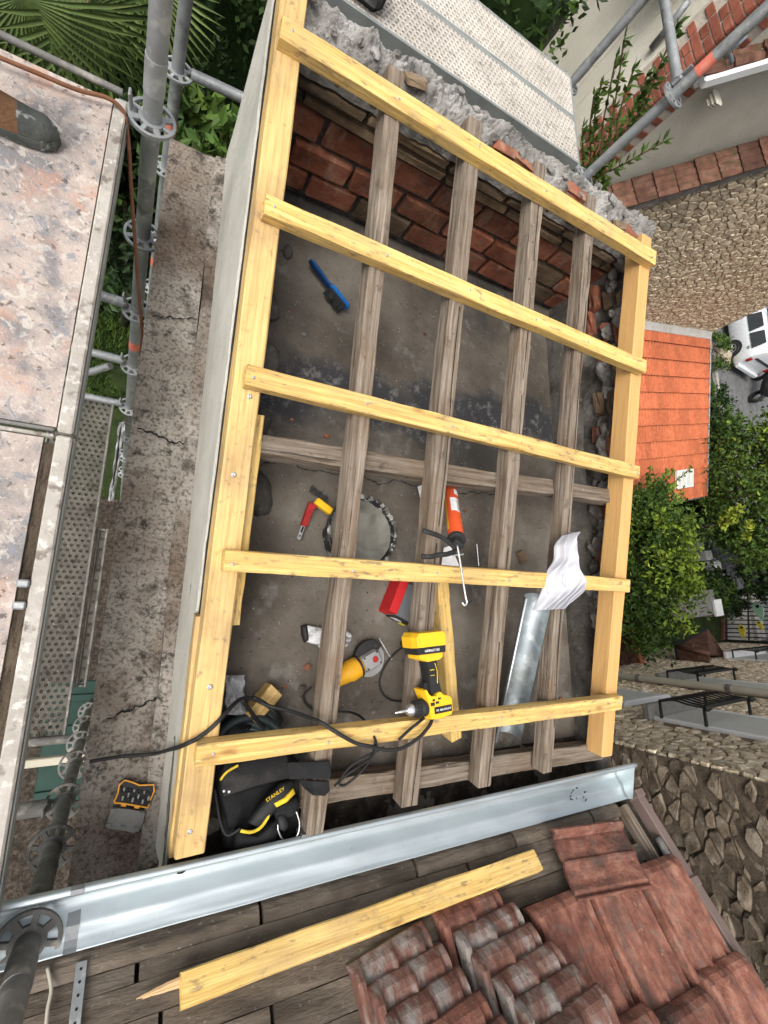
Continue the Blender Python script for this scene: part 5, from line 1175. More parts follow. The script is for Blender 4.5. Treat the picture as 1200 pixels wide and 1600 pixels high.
# ---- stone gable of the neighbour
ng = thing('stone_gable', 'buff rubble stone gable wall with tiled sloping top beyond the box', 'house', gab(2.5, GZ))
s0, s1, ze = -.9, SR, -2.43-.9*RK; sa = (s0+s1)/2; za = ze+RK*(sa-s0)
def gpoly(o): return [gab(s0, GZ, o), gab(s1, GZ, o), gab(s1, ze, o), gab(sa, za, o), gab(s0, ze, o)]
m = MB(); a_ = gpoly(0); b_ = gpoly(-.22); n = 5
m.add(a_+b_, [[0, 1, 2, 3, 4], [9, 8, 7, 6, 5]]+[[j, i, i+5, j+5] for i, j in ((0, 1), (1, 2), (2, 3), (3, 4), (4, 0))]); m.build('wall_core', 'joint_buff', ng)
MGf = Matrix((E1, UP, -E2)).transposed().to_4x4(); MGf = T(gab(s0, GZ)) @ MGf
stone_face(ng, MGf, s1-s0, za-GZ, .125, .075, 'stone_buff', .009, .018, 300,
           regions=([(0, ze-GZ-.06, -RK, 1), (s1-s0, ze-GZ-.06, RK, 1)],), test=lambda x, y: x > .5 and y > 2.2)
# corner stones run on round the visible right edge
m = MB(); m.box((0, 0, 0), (.03, 3.0, -2.3-GZ), T(gab(s1+.012, (GZ-2.3)/2, -1.5)) @ RZm(AZ), ch=.01); m.build('return_wall', 'joint_buff', ng)
# tiles and lead band along the rake
def cop_mesh():
    m = MB()
    def f(u, v):
        rib = .010*abs(math.sin(v*math.pi*4))**.6
        return (u*.225, v*.30, .018+rib+.014*(1-u)-.010*(u > .96))
    m.grid(f, 6, 24, thick=.012); return m.mesh('coping_tile', 'tile_brown')
CM = cop_mesh(); rk = math.atan(RK)
for i in range(26):
    s = s0+.05+i*.205*math.cos(rk); z = ze+RK*(s-s0)
    Mx = T(gab(s, z+.02, .06)) @ Matrix((E1, E2, UP)).transposed().to_4x4() @ RY(-rk) @ RX(rnd(-.03, .03)) @ RZm(rnd(-.02, .02))
    if s < sa: piece('coping_tile', CM, ng, Mx)
m = MB(); L = (sa-s0)/math.cos(rk); Mx = T(gab(s0, ze, .035)) @ Matrix((E1, E2, UP)).transposed().to_4x4() @ RY(-rk); m.box((L/2, 0, -.035), (L, .02, .10), Mx, ch=.004); m.build('lead_band', 'galv_dirty', ng)

# ---- cream house with brick quoins
cr = .34
K = None
kd = V((math.cos(R(50.98)), math.sin(R(50.98)), 0)); q0 = gab(0, 0, -cr)
t_ = (q0-V((0, 0, 0))).dot(E2)/kd.dot(E2); K = kd*t_
ch_ = thing('cream_house', 'cream stucco house with red brick corner beyond the far scaffold deck', 'house', V((K.x, K.y, GZ)))
def wallbox(m, o, d, nrm, L, z0, z1, th=.2):
    Mx = Matrix((d, UP, d.cross(UP))).transposed().to_4x4(); c = o+d*(L/2)+UP*((z0+z1)/2)-nrm*(th/2); m.box((0, 0, 0), (L, z1-z0, th), T(c) @ Mx, ch=.004)
m = MB(); wallbox(m, K, E1, -E2, SR+.2, GZ, 1.5); m.build('wall', 'stucco_cream', ch_)
m = MB(); wallbox(m, K+E2*.2, E2, -E1, 9, GZ, 1.5); m.build('side_wall', 'stucco_cream', ch_)
z = -3.4; i = 0; ph = []
while z < -.35:
    for d, nr, alt in ((E1, -E2, i % 2), (E2, -E1, 1-i % 2)):
        x = -.012
        for l in ((.215, .105) if alt else (.105, .105)):
            Mx = Matrix((d, UP, d.cross(UP))).transposed().to_4x4()
            m = MB(); m.box((0, 0, 0), (l-.010, .062, .05), ch=.004, jit=.002)
            piece('brick', m.mesh('brick', 'quoin_brick'), ch_, T(K+d*(x+l/2)+UP*(z+.036)+nr*(-.010)) @ Mx); x += l
    z += .0725; i += 1
m = MB(); wallbox(m, K-E1*.004-E2*.004, E1, -E2, .33, -3.45, -.3, .05); wallbox(m, K-E1*.004+E2*.046, E2, -E1, .29, -3.45, -.3, .05); m.build('brick_joints', 'quoin_joint', ch_)
for i in range(3):
    m = MB(); s = .62+i*.16; Mx = Matrix((E2, UP, -E1)).transposed().to_4x4(); m.box((0, 0, 0), (.006, 5, .012), T(K+E2*s+UP*-2.5-E1*.004) @ Mx, ch=.003); m.build('board_joint', 'paint_cream', ch_)
def ribbed_tile(w, l, mt, name='tile', ribs=2, h=.014):
    m = MB(); n = ribs*4
    m.grid(lambda u, v: ((u-.5)*w, v*l, .012+h*abs(math.sin(u*math.pi*ribs))**1.5+.012*(1-v)), n, 2, thick=.010); return m.mesh(name, mt)
HT = ribbed_tile(.2, .3, 'tile_brown', ribs=2)
def hood(lbl, o, d, nr, L, dep, ang, rows, cols, gutter=True):
    """small tiled lean-to roof on a wall: o on the wall at the top edge, d along, nr outwards"""
    h = thing('tiled_hood', lbl, 'roof', o)
    fall = (nr*math.cos(ang)-UP*math.sin(ang)); nn = (nr*math.sin(ang)+UP*math.cos(ang))
    B = Matrix((d, -fall, nn)).transposed().to_4x4()
    m = MB(); m.box((L/2, -dep/2, -.012), (L, dep, .03), T(o) @ B, ch=.004); m.build('roof_base', 'soil', h)
    m = MB(); m.box((L/2, -dep+.02, -.045), (L, .04, .06), T(o) @ B, ch=.006); m.build('fascia', 'white_paint', h)
    for r_ in range(rows):
        for c in range(cols):
            piece('tile', HT, h, T(o) @ B @ T((c+.5)*L/cols, -dep+r_*dep/rows-.02, .004+.004*r_) @ RX(-.03) @ Matrix.Diagonal((L/cols/.2, dep/rows/.27, 1, 1)))
    if gutter:
        m = MB(); a0 = o+fall*(dep+.03)-nn*.03; m.tube([a0, a0+d*L], .035, 10); m.build('gutter', 'galv', h, smooth=True)
    return h
qf = onp(1098, 128, K-E2*.10, E2); qg = onp(1200, 98, K-E2*.10, E2)
sq = (qf-K).dot(E1); sl_ = (qg.z-qf.z)/((qg-K).dot(E1)-sq); ra = math.atan(sl_)
cg_ = thing('gable_roof', 'brown tiled gable roof with white cornice right of the brick corner', 'roof', K+E1*sq+UP*qf.z)
Bg = T(K+E1*sq+UP*(qf.z+.10)-E2*.14) @ Matrix((E1, E2, UP)).transposed().to_4x4() @ RY(-ra)     # x up the slope, y to the back
m = MB(); m.box((2.2, 2.4, -.03), (4.6, 4.5, .05), Bg, ch=.004); m.build('roof_base', 'soil', cg_)
for r_ in range(16):
    for c in range(18 if r_ < 9 else 8):
        piece('tile', HT, cg_, Bg @ T(-.12+r_*.25, .10+c*.2, .004) @ RZm(-math.pi/2) @ RX(-.05) @ Matrix.Diagonal((1, .95, 1.3, 1)))
m = MB(); m.box((2.15, .05, -.035), (4.5, .16, .09), Bg, ch=.012); m.box((2.15, .09, -.11), (4.5, .08, .07), Bg, ch=.01); m.build('cornice', 'white_paint', cg_)
m = MB(); o = K+E1*.46+UP*(qf.z-.03)-E2*.10
for j, (w, h) in enumerate(((.12, .03), (.09, .03), (.06, .03))): m.box((0, 0, -j*.03), (.10, w*1.2, h), T(o) @ RZm(AZ), ch=.015)
m.build('cornice_bracket', 'paint_cream', ch_)
ql = onp(838, 28, K, E1)
ls = (ql-K).dot(E2)
hood('small brown tiled roof corner on the cream side wall beyond the deck', K+E2*(ls-.1)+UP*(ql.z+.45), E2, -E1, 1.6, .55, R(40), 3, 8)
ql = onp(1075, 12, K, E1); ls = (ql-K).dot(E2)
hood('tiled eave high left of the brick corner', K+E2*(ls+.12)+UP*(ql.z+.30), E2, -E1, 1.0, .40, R(40), 2, 5)
m = MB(); pz = onp(1066, 30, K, E1); m.tube([pz+UP*.1-E1*.1, pz-UP*.05-E1*.06, pz-UP*.25-E1*.03], .03, 10); m.build('downpipe', 'galv', ch_, smooth=True)
pz = onp(1135, 80, K-E2*.6, E2); m = MB(); m.tube([pz+UP*.12, pz, pz-UP*.03+E1*.12], .028, 10); m.build('gutter_outlet', 'zinc_old', ch_, smooth=True)

# ---- orange lean-to roof
og = thing('orange_roof', 'bright orange tiled lean-to roof against the stone gable', 'roof', gab(4, -5.2, 1.5))
nd = -E2; T1 = gab(s1-.02, -4.2); dep = 3.18; drop = .85; ang = math.atan2(drop, dep); Ls = math.hypot(dep, drop)
fall = (nd*math.cos(ang)-UP*math.sin(ang)); nn = (nd*math.sin(ang)+UP*math.cos(ang)); BO = T(T1) @ Matrix((-E1, fall, nn)).transposed().to_4x4()   # x left, y downhill
BO = T(T1) @ Matrix((E1, -fall, nn)).transposed().to_4x4()
Wd = 3.4
m = MB(); m.box((-Wd/2, -Ls/2, -.03), (Wd, Ls, .04), BO, ch=.004); m.build('roof_base', 'soil', og)
rows = 11; tl = Ls/rows; OT = ribbed_tile(.19, tl*1.06, 'tile_orange', ribs=2, h=.020)
for r_ in range(rows):
    for c in range(int(Wd/.19)):
        piece('tile', OT, og, BO @ T(-.095-c*.19, -Ls+r_*tl-.015, .0) @ RX(-.09) @ RZm(rnd(-.004, .004)))
m = MB(); m.box((-Wd/2, -.05, .035), (Wd, .16, .03), BO @ RX(.2), ch=.008); m.build('mortar_flashing', 'flashing', og)
m = MB(); m.box((.02, -Ls/2, -.03), (.035, Ls+.06, .10), BO, ch=.004); m.build('verge_edge', 'galv', og)
m = MB(); m.box((-Wd/2, -Ls-.03, -.05), (Wd, .06, .07), BO, ch=.02); m.build('eave_gutter', 'galv_dirty', og)
m = MB(); m.box((-Wd/2, 0, 0), (Wd-.1, 2.9, 1.6), T(T1+nd*1.55+UP*(-1.75)) @ RZm(AZ), ch=.01); m.build('lean_to_wall', 'grey_cement', og)
w_ = MB(); w_.box((-1.0, -Ls+.42, .05), (.62, .36, .05), BO, ch=.006); wo = w_.build('roof_window', 'white_paint', og)
m = MB(); m.box((-1.0, -Ls+.42, .078), (.54, .28, .006), BO, ch=.001); m.build('pane', 'reveal_grey', wo)
for i in range(3):
    m = MB(); m.box((-1.18+i*.18, -.0-Ls+.42, .085), (.02, .28, .012), BO, ch=.002); m.build('glazing_bar', 'white_paint', wo)

# ---- tall rough stone house on the right
C0 = V((3.3, -.875, 0)); HA = R(1.8); HD = V((math.cos(HA), math.sin(HA), 0)); HN = V((-math.sin(HA), math.cos(HA), 0))
Lf_ = 12.2
sh_ = thing('stone_house', 'tall rough stone house with barred windows right of the tiled roof', 'house', V((3.3, -.9, GZ)))
m = MB(); Mx = T(C0+HD*6.5-HN*2.5+UP*(GZ+2.3)/2) @ RZm(HA); m.box((0, 0, 0), (13, 5, 2.3-GZ), Mx, ch=.01); m.build('wall_core', 'joint_brown', sh_)
m = MB(); m.box((0, 0, 0), (Lf_, .02, 5.9), T(C0+HD*6.2+UP*(GZ+2.95)-HN*.0085) @ RZm(HA), ch=.002); m.build('facade_pointing', 'joint_buff', sh_)
m = MB(); m.grid(lambda u, v: C0-HN*(u*3.3)+UP*(-5+v*4.6)-HD*(.011+.018*noise.noise(V((u*14, v*26, 0)))+.014*noise.noise(V((u*40, v*75, 3)))), 100, 130); m.build('pointing', 'joint_brown', sh_)
wins = [(.95, 1.62, -2.68, -1.0), (1.25, 2.0, -4.9, -3.22), (2.9, 3.7, -3.75, -1.9), (6.6, 7.9, -4.72, -3.0)]     # along facade, z range
Lf = 12.0
Mf = T(C0+HD*Lf+UP*GZ) @ Matrix((-HD, UP, HN)).transposed().to_4x4()
def okw(x, y):
    s = Lf-x; z = y+GZ
    return not any(a-.12 < s < b+.12 and c-.14 < z < d+.1 for a, b, c, d in wins)
stone_face(sh_, Mf, Lf, -.9-GZ, .125, .072, 'stone_buff_lit', .009, .022, 300, test=okw)
Ms = T(C0+UP*GZ) @ Matrix((-HN, UP, -HD)).transposed().to_4x4()
stone_face(sh_, Ms, 3.2, -.6-GZ, .125, .07, 'stone_rough', .008, .036, 300, test=lambda x, y: y+GZ > -4.8)
for wi, (a, b, c, d) in enumerate(wins):
    w = thing('barred_window', ['stone-silled window with black iron balcony bars near the house corner', 'white framed lower window just behind the right edge beam', 'pale window beyond the beige downpipe on the stone house', 'white framed far window with iron bars low on the stone house'][wi], 'window', C0+HD*((a+b)/2)+UP*c, 'windows of the stone house')
    def wb_(nm, mt, sx, sz, th, cs, cz, out, ch=.006, par=w):
        m = MB(); m.box((0, 0, 0), (sx, th, sz), T(C0+HD*cs+UP*cz+HN*out) @ RZm(HA), ch=ch); return m.build(nm, mt, par)
    mid, hz = (a+b)/2, (c+d)/2
    wb_('pane', 'reveal_grey', b-a, d-c, .03, mid, hz, .012)
    wb_('frame', 'white_paint', .03, d-c+.1, .04, a-.01, hz, .016); wb_('frame', 'white_paint', .03, d-c+.1, .04, b+.01, hz, .016)
    wb_('frame', 'white_paint', b-a, .05, .06, mid, d+.02, .020)
    wb_('sill', 'grey_cement' if wi in (0, 2) else 'white_paint', b-a+.16, .07, .15, mid, c-.04, .06, .012)
    if wi != 1:
        rl = MB(); y0 = .17; g0 = lambda s, z, o: C0+HD*s+UP*z+HN*o
        zt = c+.42
        rails = [[g0(a-.02, zz, .03), g0(a-.02, zz, y0), g0(b+.02, zz, y0), g0(b+.02, zz, .03)] for zz in (c+.06, zt)]
        for r_ in rails:
            mm = MB(); mm.tube(r_, .014, 6); mm.build('rail', 'iron', w)
        nb = 9
        for i in range(nb+1):
            s = a-.02+(b-a+.04)*i/nb; mm = MB(); P = [g0(s, c+.06, y0), g0(s+.02, c+.17, y0+.02), g0(s-.015, c+.3, y0+.01), g0(s, zt, y0)]; mm.tube(smooth_path(P, 3), .008, 5); mm.build('bar', 'iron', w)
        for s in (a-.02, b+.02):
            mm = MB(); mm.lathe([(0, -.03), (.022, -.01), (.026, .01), (.01, .03), (0, .05)], 10, T(g0(s, zt+.02, y0))); mm.build('finial', 'iron', w)
dp = thing('downpipe', 'beige downpipe running up the stone facade between two windows', 'pipe', C0+HD*2.72+UP*GZ)
m = MB(); ps = C0+HD*2.72+HN*.07; m.tube([ps+UP*GZ, ps+UP*1.5], .042, 14); m.build('pipe', 'pipe_beige', dp, smooth=True, sharp=1)
for zz in (-5.2, -4.0, -2.95, -1.8):
    m = MB(); m.tube([ps+UP*zz, ps+UP*(zz+.05)], .05, 14); m.build('bracket', 'galv_dirty', dp, smooth=True, sharp=1)
# brown hipped porch roof on the facade
def plane_piece(m, pts, th, mi=0):
    P = [V(p) for p in pts]; n_ = (P[1]-P[0]).cross(P[2]-P[0]).normalized(); k = len(P); m.add(P+[p-n_*th for p in P], [list(range(k)), list(range(2*k-1, k-1, -1))]+[[j, i, i+k, j+k] for i, j in [(i, (i+1) % k) for i in range(k)]], mi)
pr = thing('porch_roof', 'small brown hipped tile roof against the stone facade', 'roof', at(1092, 1015, -4.7))
A_, B_, C_, D_ = at(1062, 1042, -5.15), at(1055, 1010, -5.15), at(1105, 983, -5.15), at(1132, 1026, -5.15)
tp_, tq_ = at(1118, 1033, -4.6), at(1066, 1008, -4.98)
for nm, (p, q, r_, s_) in (('hip', (A_, B_, at(1108, 1022, -4.62), at(1108, 1034, -4.62))), ('slope', (B_, C_, D_, at(1108, 1022, -4.62)))):
    m = MB(); pts = [p, q, r_, s_]
    nrm = (pts[1]-pts[0]).cross(pts[2]-pts[0])
    if nrm.z < 0: pts = pts[::-1]
    plane_piece(m, pts, .05); m.build(nm, 'tile_brown', pr)
for i in range(9):
    a = B_.lerp(C_, (i+.5)/9); b = at(1108, 1022, -4.60).lerp(D_, (i+.5)/9); m = MB(); m.tube([a+UP*.03, b+UP*.03], .022, 6); m.build('tile_rib', 'tile_brown', pr, smooth=True)
m = MB(); m.tube([B_+UP*.03, at(1108, 1022, -4.57)], .035, 7); m.build('ridge', 'tile_brown', pr, smooth=True)
m = MB(); m.tube([A_, B_, C_], .03, 6); m.build('gutter', 'iron', pr)
m = MB(); m.tube([at(1050, 1042, -5.9), at(1060, 1034, -5.2)], .03, 6); m.build('post', 'tile_brown', pr)
# red-edged low tiled roof by the beam end
sr = thing('shed_roof', 'low brown brick-tiled shed roof with red metal edge near the beam', 'roof', at(985, 1025, -5.3))
q = [at(955, 985, -5.0), at(982, 984, -5.1), at(1007, 1056, -5.4), at(955, 1060, -5.4)]
m = MB(); pts = q if (q[1]-q[0]).cross(q[2]-q[0]).z > 0 else q[::-1]; plane_piece(m, pts, .06); m.build('roof_base', 'joint_brown', sr)
for j in range(7):
    for i in range(4):
        u0, u1, v0, v1 = (i+(.5 if j % 2 else 0))/4.5, (i+.9+(.5 if j % 2 else 0))/4.5, j/7, (j+.9)/7
        f = lambda u, v: (q[0].lerp(q[1], u)).lerp(q[3].lerp(q[2], u), v)+UP*.02
        m = MB(); pp = [f(u0, v0), f(u1, v0), f(u1, v1), f(u0, v1)]
        if (pp[1]-pp[0]).cross(pp[2]-pp[0]).z < 0: pp = pp[::-1]
        plane_piece(m, pp, .03); m.build('tile', 'tile_brown', sr)
m = MB(); d_ = q[2]-q[1]; m.box((d_.length/2, 0, .02), (d_.length, .13, .08), T(q[1]) @ frame(d_), ch=.01); m.build('red_edge', 'terracotta', sr)
# cement shed with dark opening
sd_ = thing('cement_shed', 'small open cement shed with flat roof under the bushes', 'shed', at(1075, 985, GZ))
a, b = at(1022, 962, -5.3), at(1118, 948, -5.3); d_ = (b-a).normalized(); Mx = T(a) @ frame(d_); L = (b-a).length
m = MB(); m.box((L/2, .10, -.04), (L+.1, .5, .08), Mx, ch=.01); m.build('roof_slab', 'grey_cement', sd_)
m = MB(); m.box((L/2, .3, -.8), (L, .06, 1.5), Mx, ch=.01); m.build('back_wall', 'dark_void', sd_)  # near-black colour paints the shade inside the shed onto this wall
m = MB(); m.box((L+.02, -.06, -.80), (.22, .28, 1.45), Mx, ch=.015); m.build('pillar', 'grey_cement', sd_)
m = MB(); m.box((L+.02, -.02, .03), (.28, .34, .06), Mx, ch=.01); m.build('cap_stone', 'white_paint', sd_)
for i in range(7):
    m = MB(); m.blob((.3+i*.22, -.12+rnd(-.1, .05), -1.42), (rnd(.06, .14), rnd(.06, .1), rnd(.06, .12)), .4, 1.4, 1, M=Mx)
    m.build('stored_pot', random.choice(['grey_cement', 'black_plastic', 'terracotta', 'galv']), None, label='pot or bundle stored in the open cement shed', cat='pot', group='pots stored in the cement shed')
# iron gate with fish plaques
gt_ = thing('iron_gate', 'dark wrought iron gate of upright bars at the end of the stone facade', 'gate', at(1128, 970, GZ))
a, b = at(1128, 1001, GZ), at(1127, 925, GZ); gd = (b-a).normalized(); gn = UP.cross(gd)
if gn.x > 0: gn = -gn
for i in range(13):
    p = a.lerp(b, i/12); m = MB(); m.tube([p+UP*.08, p+UP*1.25], .014, 6); m.build('bar', 'iron', gt_)
for zz in (.12, .62, 1.2):
    m = MB(); m.tube([a+UP*zz, b+UP*zz], .02, 6); m.build('rail', 'iron', gt_)
for p in (a, b):
    m = MB(); m.tube([p, p+UP*1.4], .035, 8); m.build('post', 'iron', gt_)
m = MB(); m.box(((b-a).length/2, 0, .04), ((b-a).length, .12, .08), T(a) @ frame(b-a), ch=.01); m.build('threshold', 'tile_brown', gt_)
for lbl, px, py, l, mt, rot in (('pale green fish-shaped plaque with a dark eye on the iron gate', 1186, 955, .52, 'fish_green', .35), ('yellow fish-shaped plaque low on the iron gate', 1160, 986, .36, 'fish_yellow', .2), ('small yellow striped plaque below the green one on the gate', 1188, 977, .26, 'fish_yellow', .5)):
    p = onp(px, py, a+gn*.04, gn); m = MB(); t_p = thing('fish_plaque', lbl, 'plaque', p)
    poly = [(-.5, 0), (-.36, .16), (-.1, .24), (.18, .17), (.34, .06), (.5, .17), (.46, 0), (.5, -.17), (.34, -.06), (.18, -.17), (-.1, -.24), (-.36, -.16)]
    Mp = T(p) @ Matrix((UP.cross(gn), UP, gn)).transposed().to_4x4() @ RZm(rot)
    m.prism([(x*l, y*l) for x, y in poly], .03, Mp, inset=.08); m.build('plate', mt, t_p)
    m = MB(); m.lathe([(0, .008), (.05*l*1.6, .006), (.055*l*1.6, 0)], 12, Mp @ T(-.22*l, .04*l, .03)); m.build('eye', 'iron', t_p)
m = MB(); m.box((15.2, .1, GZ+.012), (2.2, 3.2, .02), ch=.005); m.build('yard_path', 'paving', kind='structure')
# garden steps
gs = thing('garden_steps', 'dark wooden garden steps with white stringer half hidden by trees', 'steps', at(1125, 855, GZ))
a, b = at(1100, 818, -6.35), at(1168, 908, -5.75)
for i in range(10):
    p = a.lerp(b, i/9); m = MB(); m.box((0, 0, 0), (1.05, .26, .05), T(p) @ RZm(R(10)), ch=.008); m.build('tread', 'step_wood', gs)
    m = MB(); m.box((0, 0, -.09), (1.0, .02, .12), T(p) @ RZm(R(10)) @ T(0, .1, 0), ch=.004); m.build('riser', 'tile_brown', gs)
a2, b2 = at(1072, 838, -6.3), at(1112, 884, -6.0)
for i in range(4):
    p = a2.lerp(b2, i/3); m = MB(); m.box((0, 0, 0), (.30, .22, .28), T(p) @ RZm(R(10)), ch=.01); m.build('stringer_block', 'white_paint', gs)
# ================================================================== CAR
cw = at(1147, 548, GZ+.33); Mcar = T(cw.x+.62, cw.y-.50, GZ+.004) @ RZm(R(-4)) @ Matrix.Scale(.72, 4)
car = thing('silver_car', 'silver off-road car parked on the street beyond the stone gable corner', 'car', Mcar)
def ring(y, zs, hw): return [(hw[i], y, z) for i, z in enumerate(zs)]
# body lofted along y: half-width profile at heights
secs = [(-.02, [(.30, .62), (.50, .80), (.72, .84), (.95, .82), (1.02, .78)]), (.10, [(.26, .74), (.50, .86), (.75, .885), (.98, .86), (1.30, .76), (1.62, .66), (1.70, .55)]), ]
ys = [0, .06, .3, .75, 1.2, 1.9, 2.5, 3.0, 3.6, 4.0, 4.12]
def prof(y):
    e = min(1, .86+y/.06*.14) if y < .06 else (1 if y < 3.9 else 1-.12*(y-3.9)/.22)
    roof = 1.74 if .3 < y < 2.3 else (1.62 if y <= .3 else max(1.02, 1.74-(y-2.3)*.95))
    if y < .06: roof = 1.5
    bw = .88*e
    return [(0, .34), (bw*.9, .30), (bw, .42), (bw*1.01, .72), (bw*.99, .98), (bw*.955, 1.06), (bw*(.86 if roof > 1.3 else .9), (1.06+roof)/2), (bw*.74, roof-.07), (bw*.58, roof), (0, roof+.02)]
m = MB(); n = len(prof(0)); vs = []
for y in ys:
    for x, z in prof(y): vs.append((-x, y, z))
    for x, z in prof(y)[::-1][1:-1]: vs.append((x, y, z))
N = 2*n-2; fs = [[i*N+k, i*N+(k+1) % N, (i+1)*N+(k+1) % N, (i+1)*N+k] for i in range(len(ys)-1) for k in range(N)]; fs += [list(range(N))[::-1], [(len(ys)-1)*N+k for k in range(N)]]
m.add(vs, [f[::-1] for f in fs]); loc(m, 'body', 'car_silver', car, True)
for sx in (-1, 1):
    for y in (.78, 3.28):
        m = MB(); m.lathe([(.0, .02), (.42, .02), (.42, -.02), (.36, -.03)], 24, T(sx*.875, y, .36) @ RY(sx*math.pi/2)); loc(m, 'wheel_arch', 'rubber', car)
        Mw_ = T(sx*.80, y, .34) @ RY(sx*math.pi/2)
        m = MB(); m.lathe([(.22, -.1), (.32, -.1), (.34, -.06), (.34, .09), (.31, .125), (.235, .12), (.22, .10)], 28, Mw_); wh = loc(m, 'wheel', 'rubber', car, True)
        m = MB(); m.lathe([(.0, .085), (.05, .09), (.06, .08)], 14, Mw_); m.lathe([(.195, .11), (.232, .118), (.232, .09), (.2, .08)], 24, Mw_)
        for q_ in range(5): m.box((.125, 0, .09), (.17, .055, .03), Mw_ @ RZm(q_*2*math.pi/5), ch=.01)
        m.build('rim', 'alu_cast', wh, local=True)
        m = MB(); m.lathe([(0, .05), (.21, .05)], 20, Mw_); m.build('rim_back', 'dark_void', wh, local=True)
for sx in (-1, 1):
    for (y0, y1) in ((.42, 1.18), (1.26, 2.1)):
        m = MB(); zz = ((1.10, .845), (1.60, .70)); P = [(sx*zz[0][1], y0, zz[0][0]), (sx*zz[0][1], y1, zz[0][0]), (sx*zz[1][1], y1-.05, zz[1][0]), (sx*zz[1][1], y0+.08, zz[1][0])]
        P = [V(p)+V((sx*.022, 0, 0)) for p in P]; m.add(P, [[0, 1, 2, 3] if sx > 0 else [3, 2, 1, 0]]); loc(m, 'side_window', 'glass_dark', car)
m = MB(); m.add([(-.62, -.03, 1.08), (.62, -.03, 1.08), (.52, .16, 1.60), (-.52, .16, 1.60)], [[0, 1, 2, 3]]); m.add([(-.64, -.02, 1.06), (.64, -.02, 1.06), (.54, .15, 1.62), (-.54, .15, 1.62)], [[0, 1, 2, 3]]); loc(m, 'rear_window', 'glass_dark', car)
for sx in (-1, 1):
    m = MB(); m.box((sx*.74, .015, .90), (.17, .10, .26), ch=.03); loc(m, 'tail_light', 'tail_red', car)
m = MB(); m.box((0, -.06, .45), (1.62, .16, .22), ch=.05); loc(m, 'bumper', 'car_silver', car)
m = MB(); m.box((-.886, .52, 1.0), (.02, .15, .10), ch=.01); loc(m, 'fuel_cap', 'alu_cast', car)
for sx in (-1, 1):
    m = MB(); m.box((sx*.60, 1.3, 1.76), (.04, 1.7, .04), ch=.012); loc(m, 'roof_bar', 'black_plastic', car)
# dark covered scooter behind the car
p = at(1172, 607, GZ); Msc = T(p.x, p.y, GZ) @ RZm(R(60))
sct = thing('parked_scooter', 'dark scooter with a grey cover parked behind the silver car', 'scooter', Msc)
for x in (-.55, .55):
    m = MB(); m.lathe([(.16, -.05), (.24, -.05), (.26, 0), (.24, .05), (.16, .05)], 20, T(x, 0, .26) @ RX(math.pi/2)); loc(m, 'wheel', 'rubber', sct, True)
m = MB(); m.blob((-.2, 0, .62), (.55, .2, .3), .2, 1.5, 2); loc(m, 'body', 'black_plastic', sct, True)
m = MB(); m.blob((.25, 0, .85), (.5, .26, .28), .2, 1.2, 2); loc(m, 'cover', 'grey_plastic', sct, True)
m = MB(); m.tube([(.5, -.3, 1.05), (.5, .3, 1.05)], .02, 6); loc(m, 'handlebar', 'iron', sct)
m = MB(); m.lathe([(0, .02), (.06, .01), (.07, -.02)], 12, T(.7, 0, .9) @ RY(1.2)); loc(m, 'headlight', 'bright_steel', sct, True)
# ================================================================== PLANTS
def atl(px, py, z): return tuple(at(px, py, z))
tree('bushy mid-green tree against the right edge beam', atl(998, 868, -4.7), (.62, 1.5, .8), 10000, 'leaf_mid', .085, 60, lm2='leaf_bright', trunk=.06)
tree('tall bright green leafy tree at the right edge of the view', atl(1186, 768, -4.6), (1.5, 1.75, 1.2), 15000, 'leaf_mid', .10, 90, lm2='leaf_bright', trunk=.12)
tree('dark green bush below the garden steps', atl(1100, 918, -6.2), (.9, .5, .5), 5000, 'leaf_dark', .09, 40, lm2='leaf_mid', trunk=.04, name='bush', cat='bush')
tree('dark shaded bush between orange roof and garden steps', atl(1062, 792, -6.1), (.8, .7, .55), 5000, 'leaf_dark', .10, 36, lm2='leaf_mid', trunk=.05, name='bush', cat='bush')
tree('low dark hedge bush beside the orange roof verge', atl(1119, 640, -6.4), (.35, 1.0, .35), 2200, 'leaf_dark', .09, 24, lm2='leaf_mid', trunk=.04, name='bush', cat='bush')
tree('yellow-green flowering shoots on the tree beside the steps', atl(1148, 818, -3.7), (.28, .28, .2), 300, 'leaf_yellow', .09, 8, trunk=.02, name='shrub', cat='shrub')
tree('small green shrub at the street beside the car wheel', atl(1118, 545, -6.5), (.5, .8, .35), 1800, 'leaf_mid', .08, 18, trunk=.03, name='shrub', cat='shrub')
m = MB(); m.blob((0, 0, 0), (.5, .35, .3), .4, 1.3, 2); o = m.build('garden_rock', 'stone_buff', None, label='pale rock at the kerb beside the silver car', cat='rock', local=True); o.location = atl(1126, 555, GZ+.1)
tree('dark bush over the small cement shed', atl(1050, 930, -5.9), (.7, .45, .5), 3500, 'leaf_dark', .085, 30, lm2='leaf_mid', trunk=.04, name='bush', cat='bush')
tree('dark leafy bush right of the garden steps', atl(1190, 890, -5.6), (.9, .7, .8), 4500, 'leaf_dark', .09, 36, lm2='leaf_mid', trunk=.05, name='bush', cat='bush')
tree('low dark ground bush under the steps', atl(1135, 935, -6.5), (.9, .4, .3), 3000, 'leaf_dark', .08, 30, trunk=.03, name='bush', cat='bush')
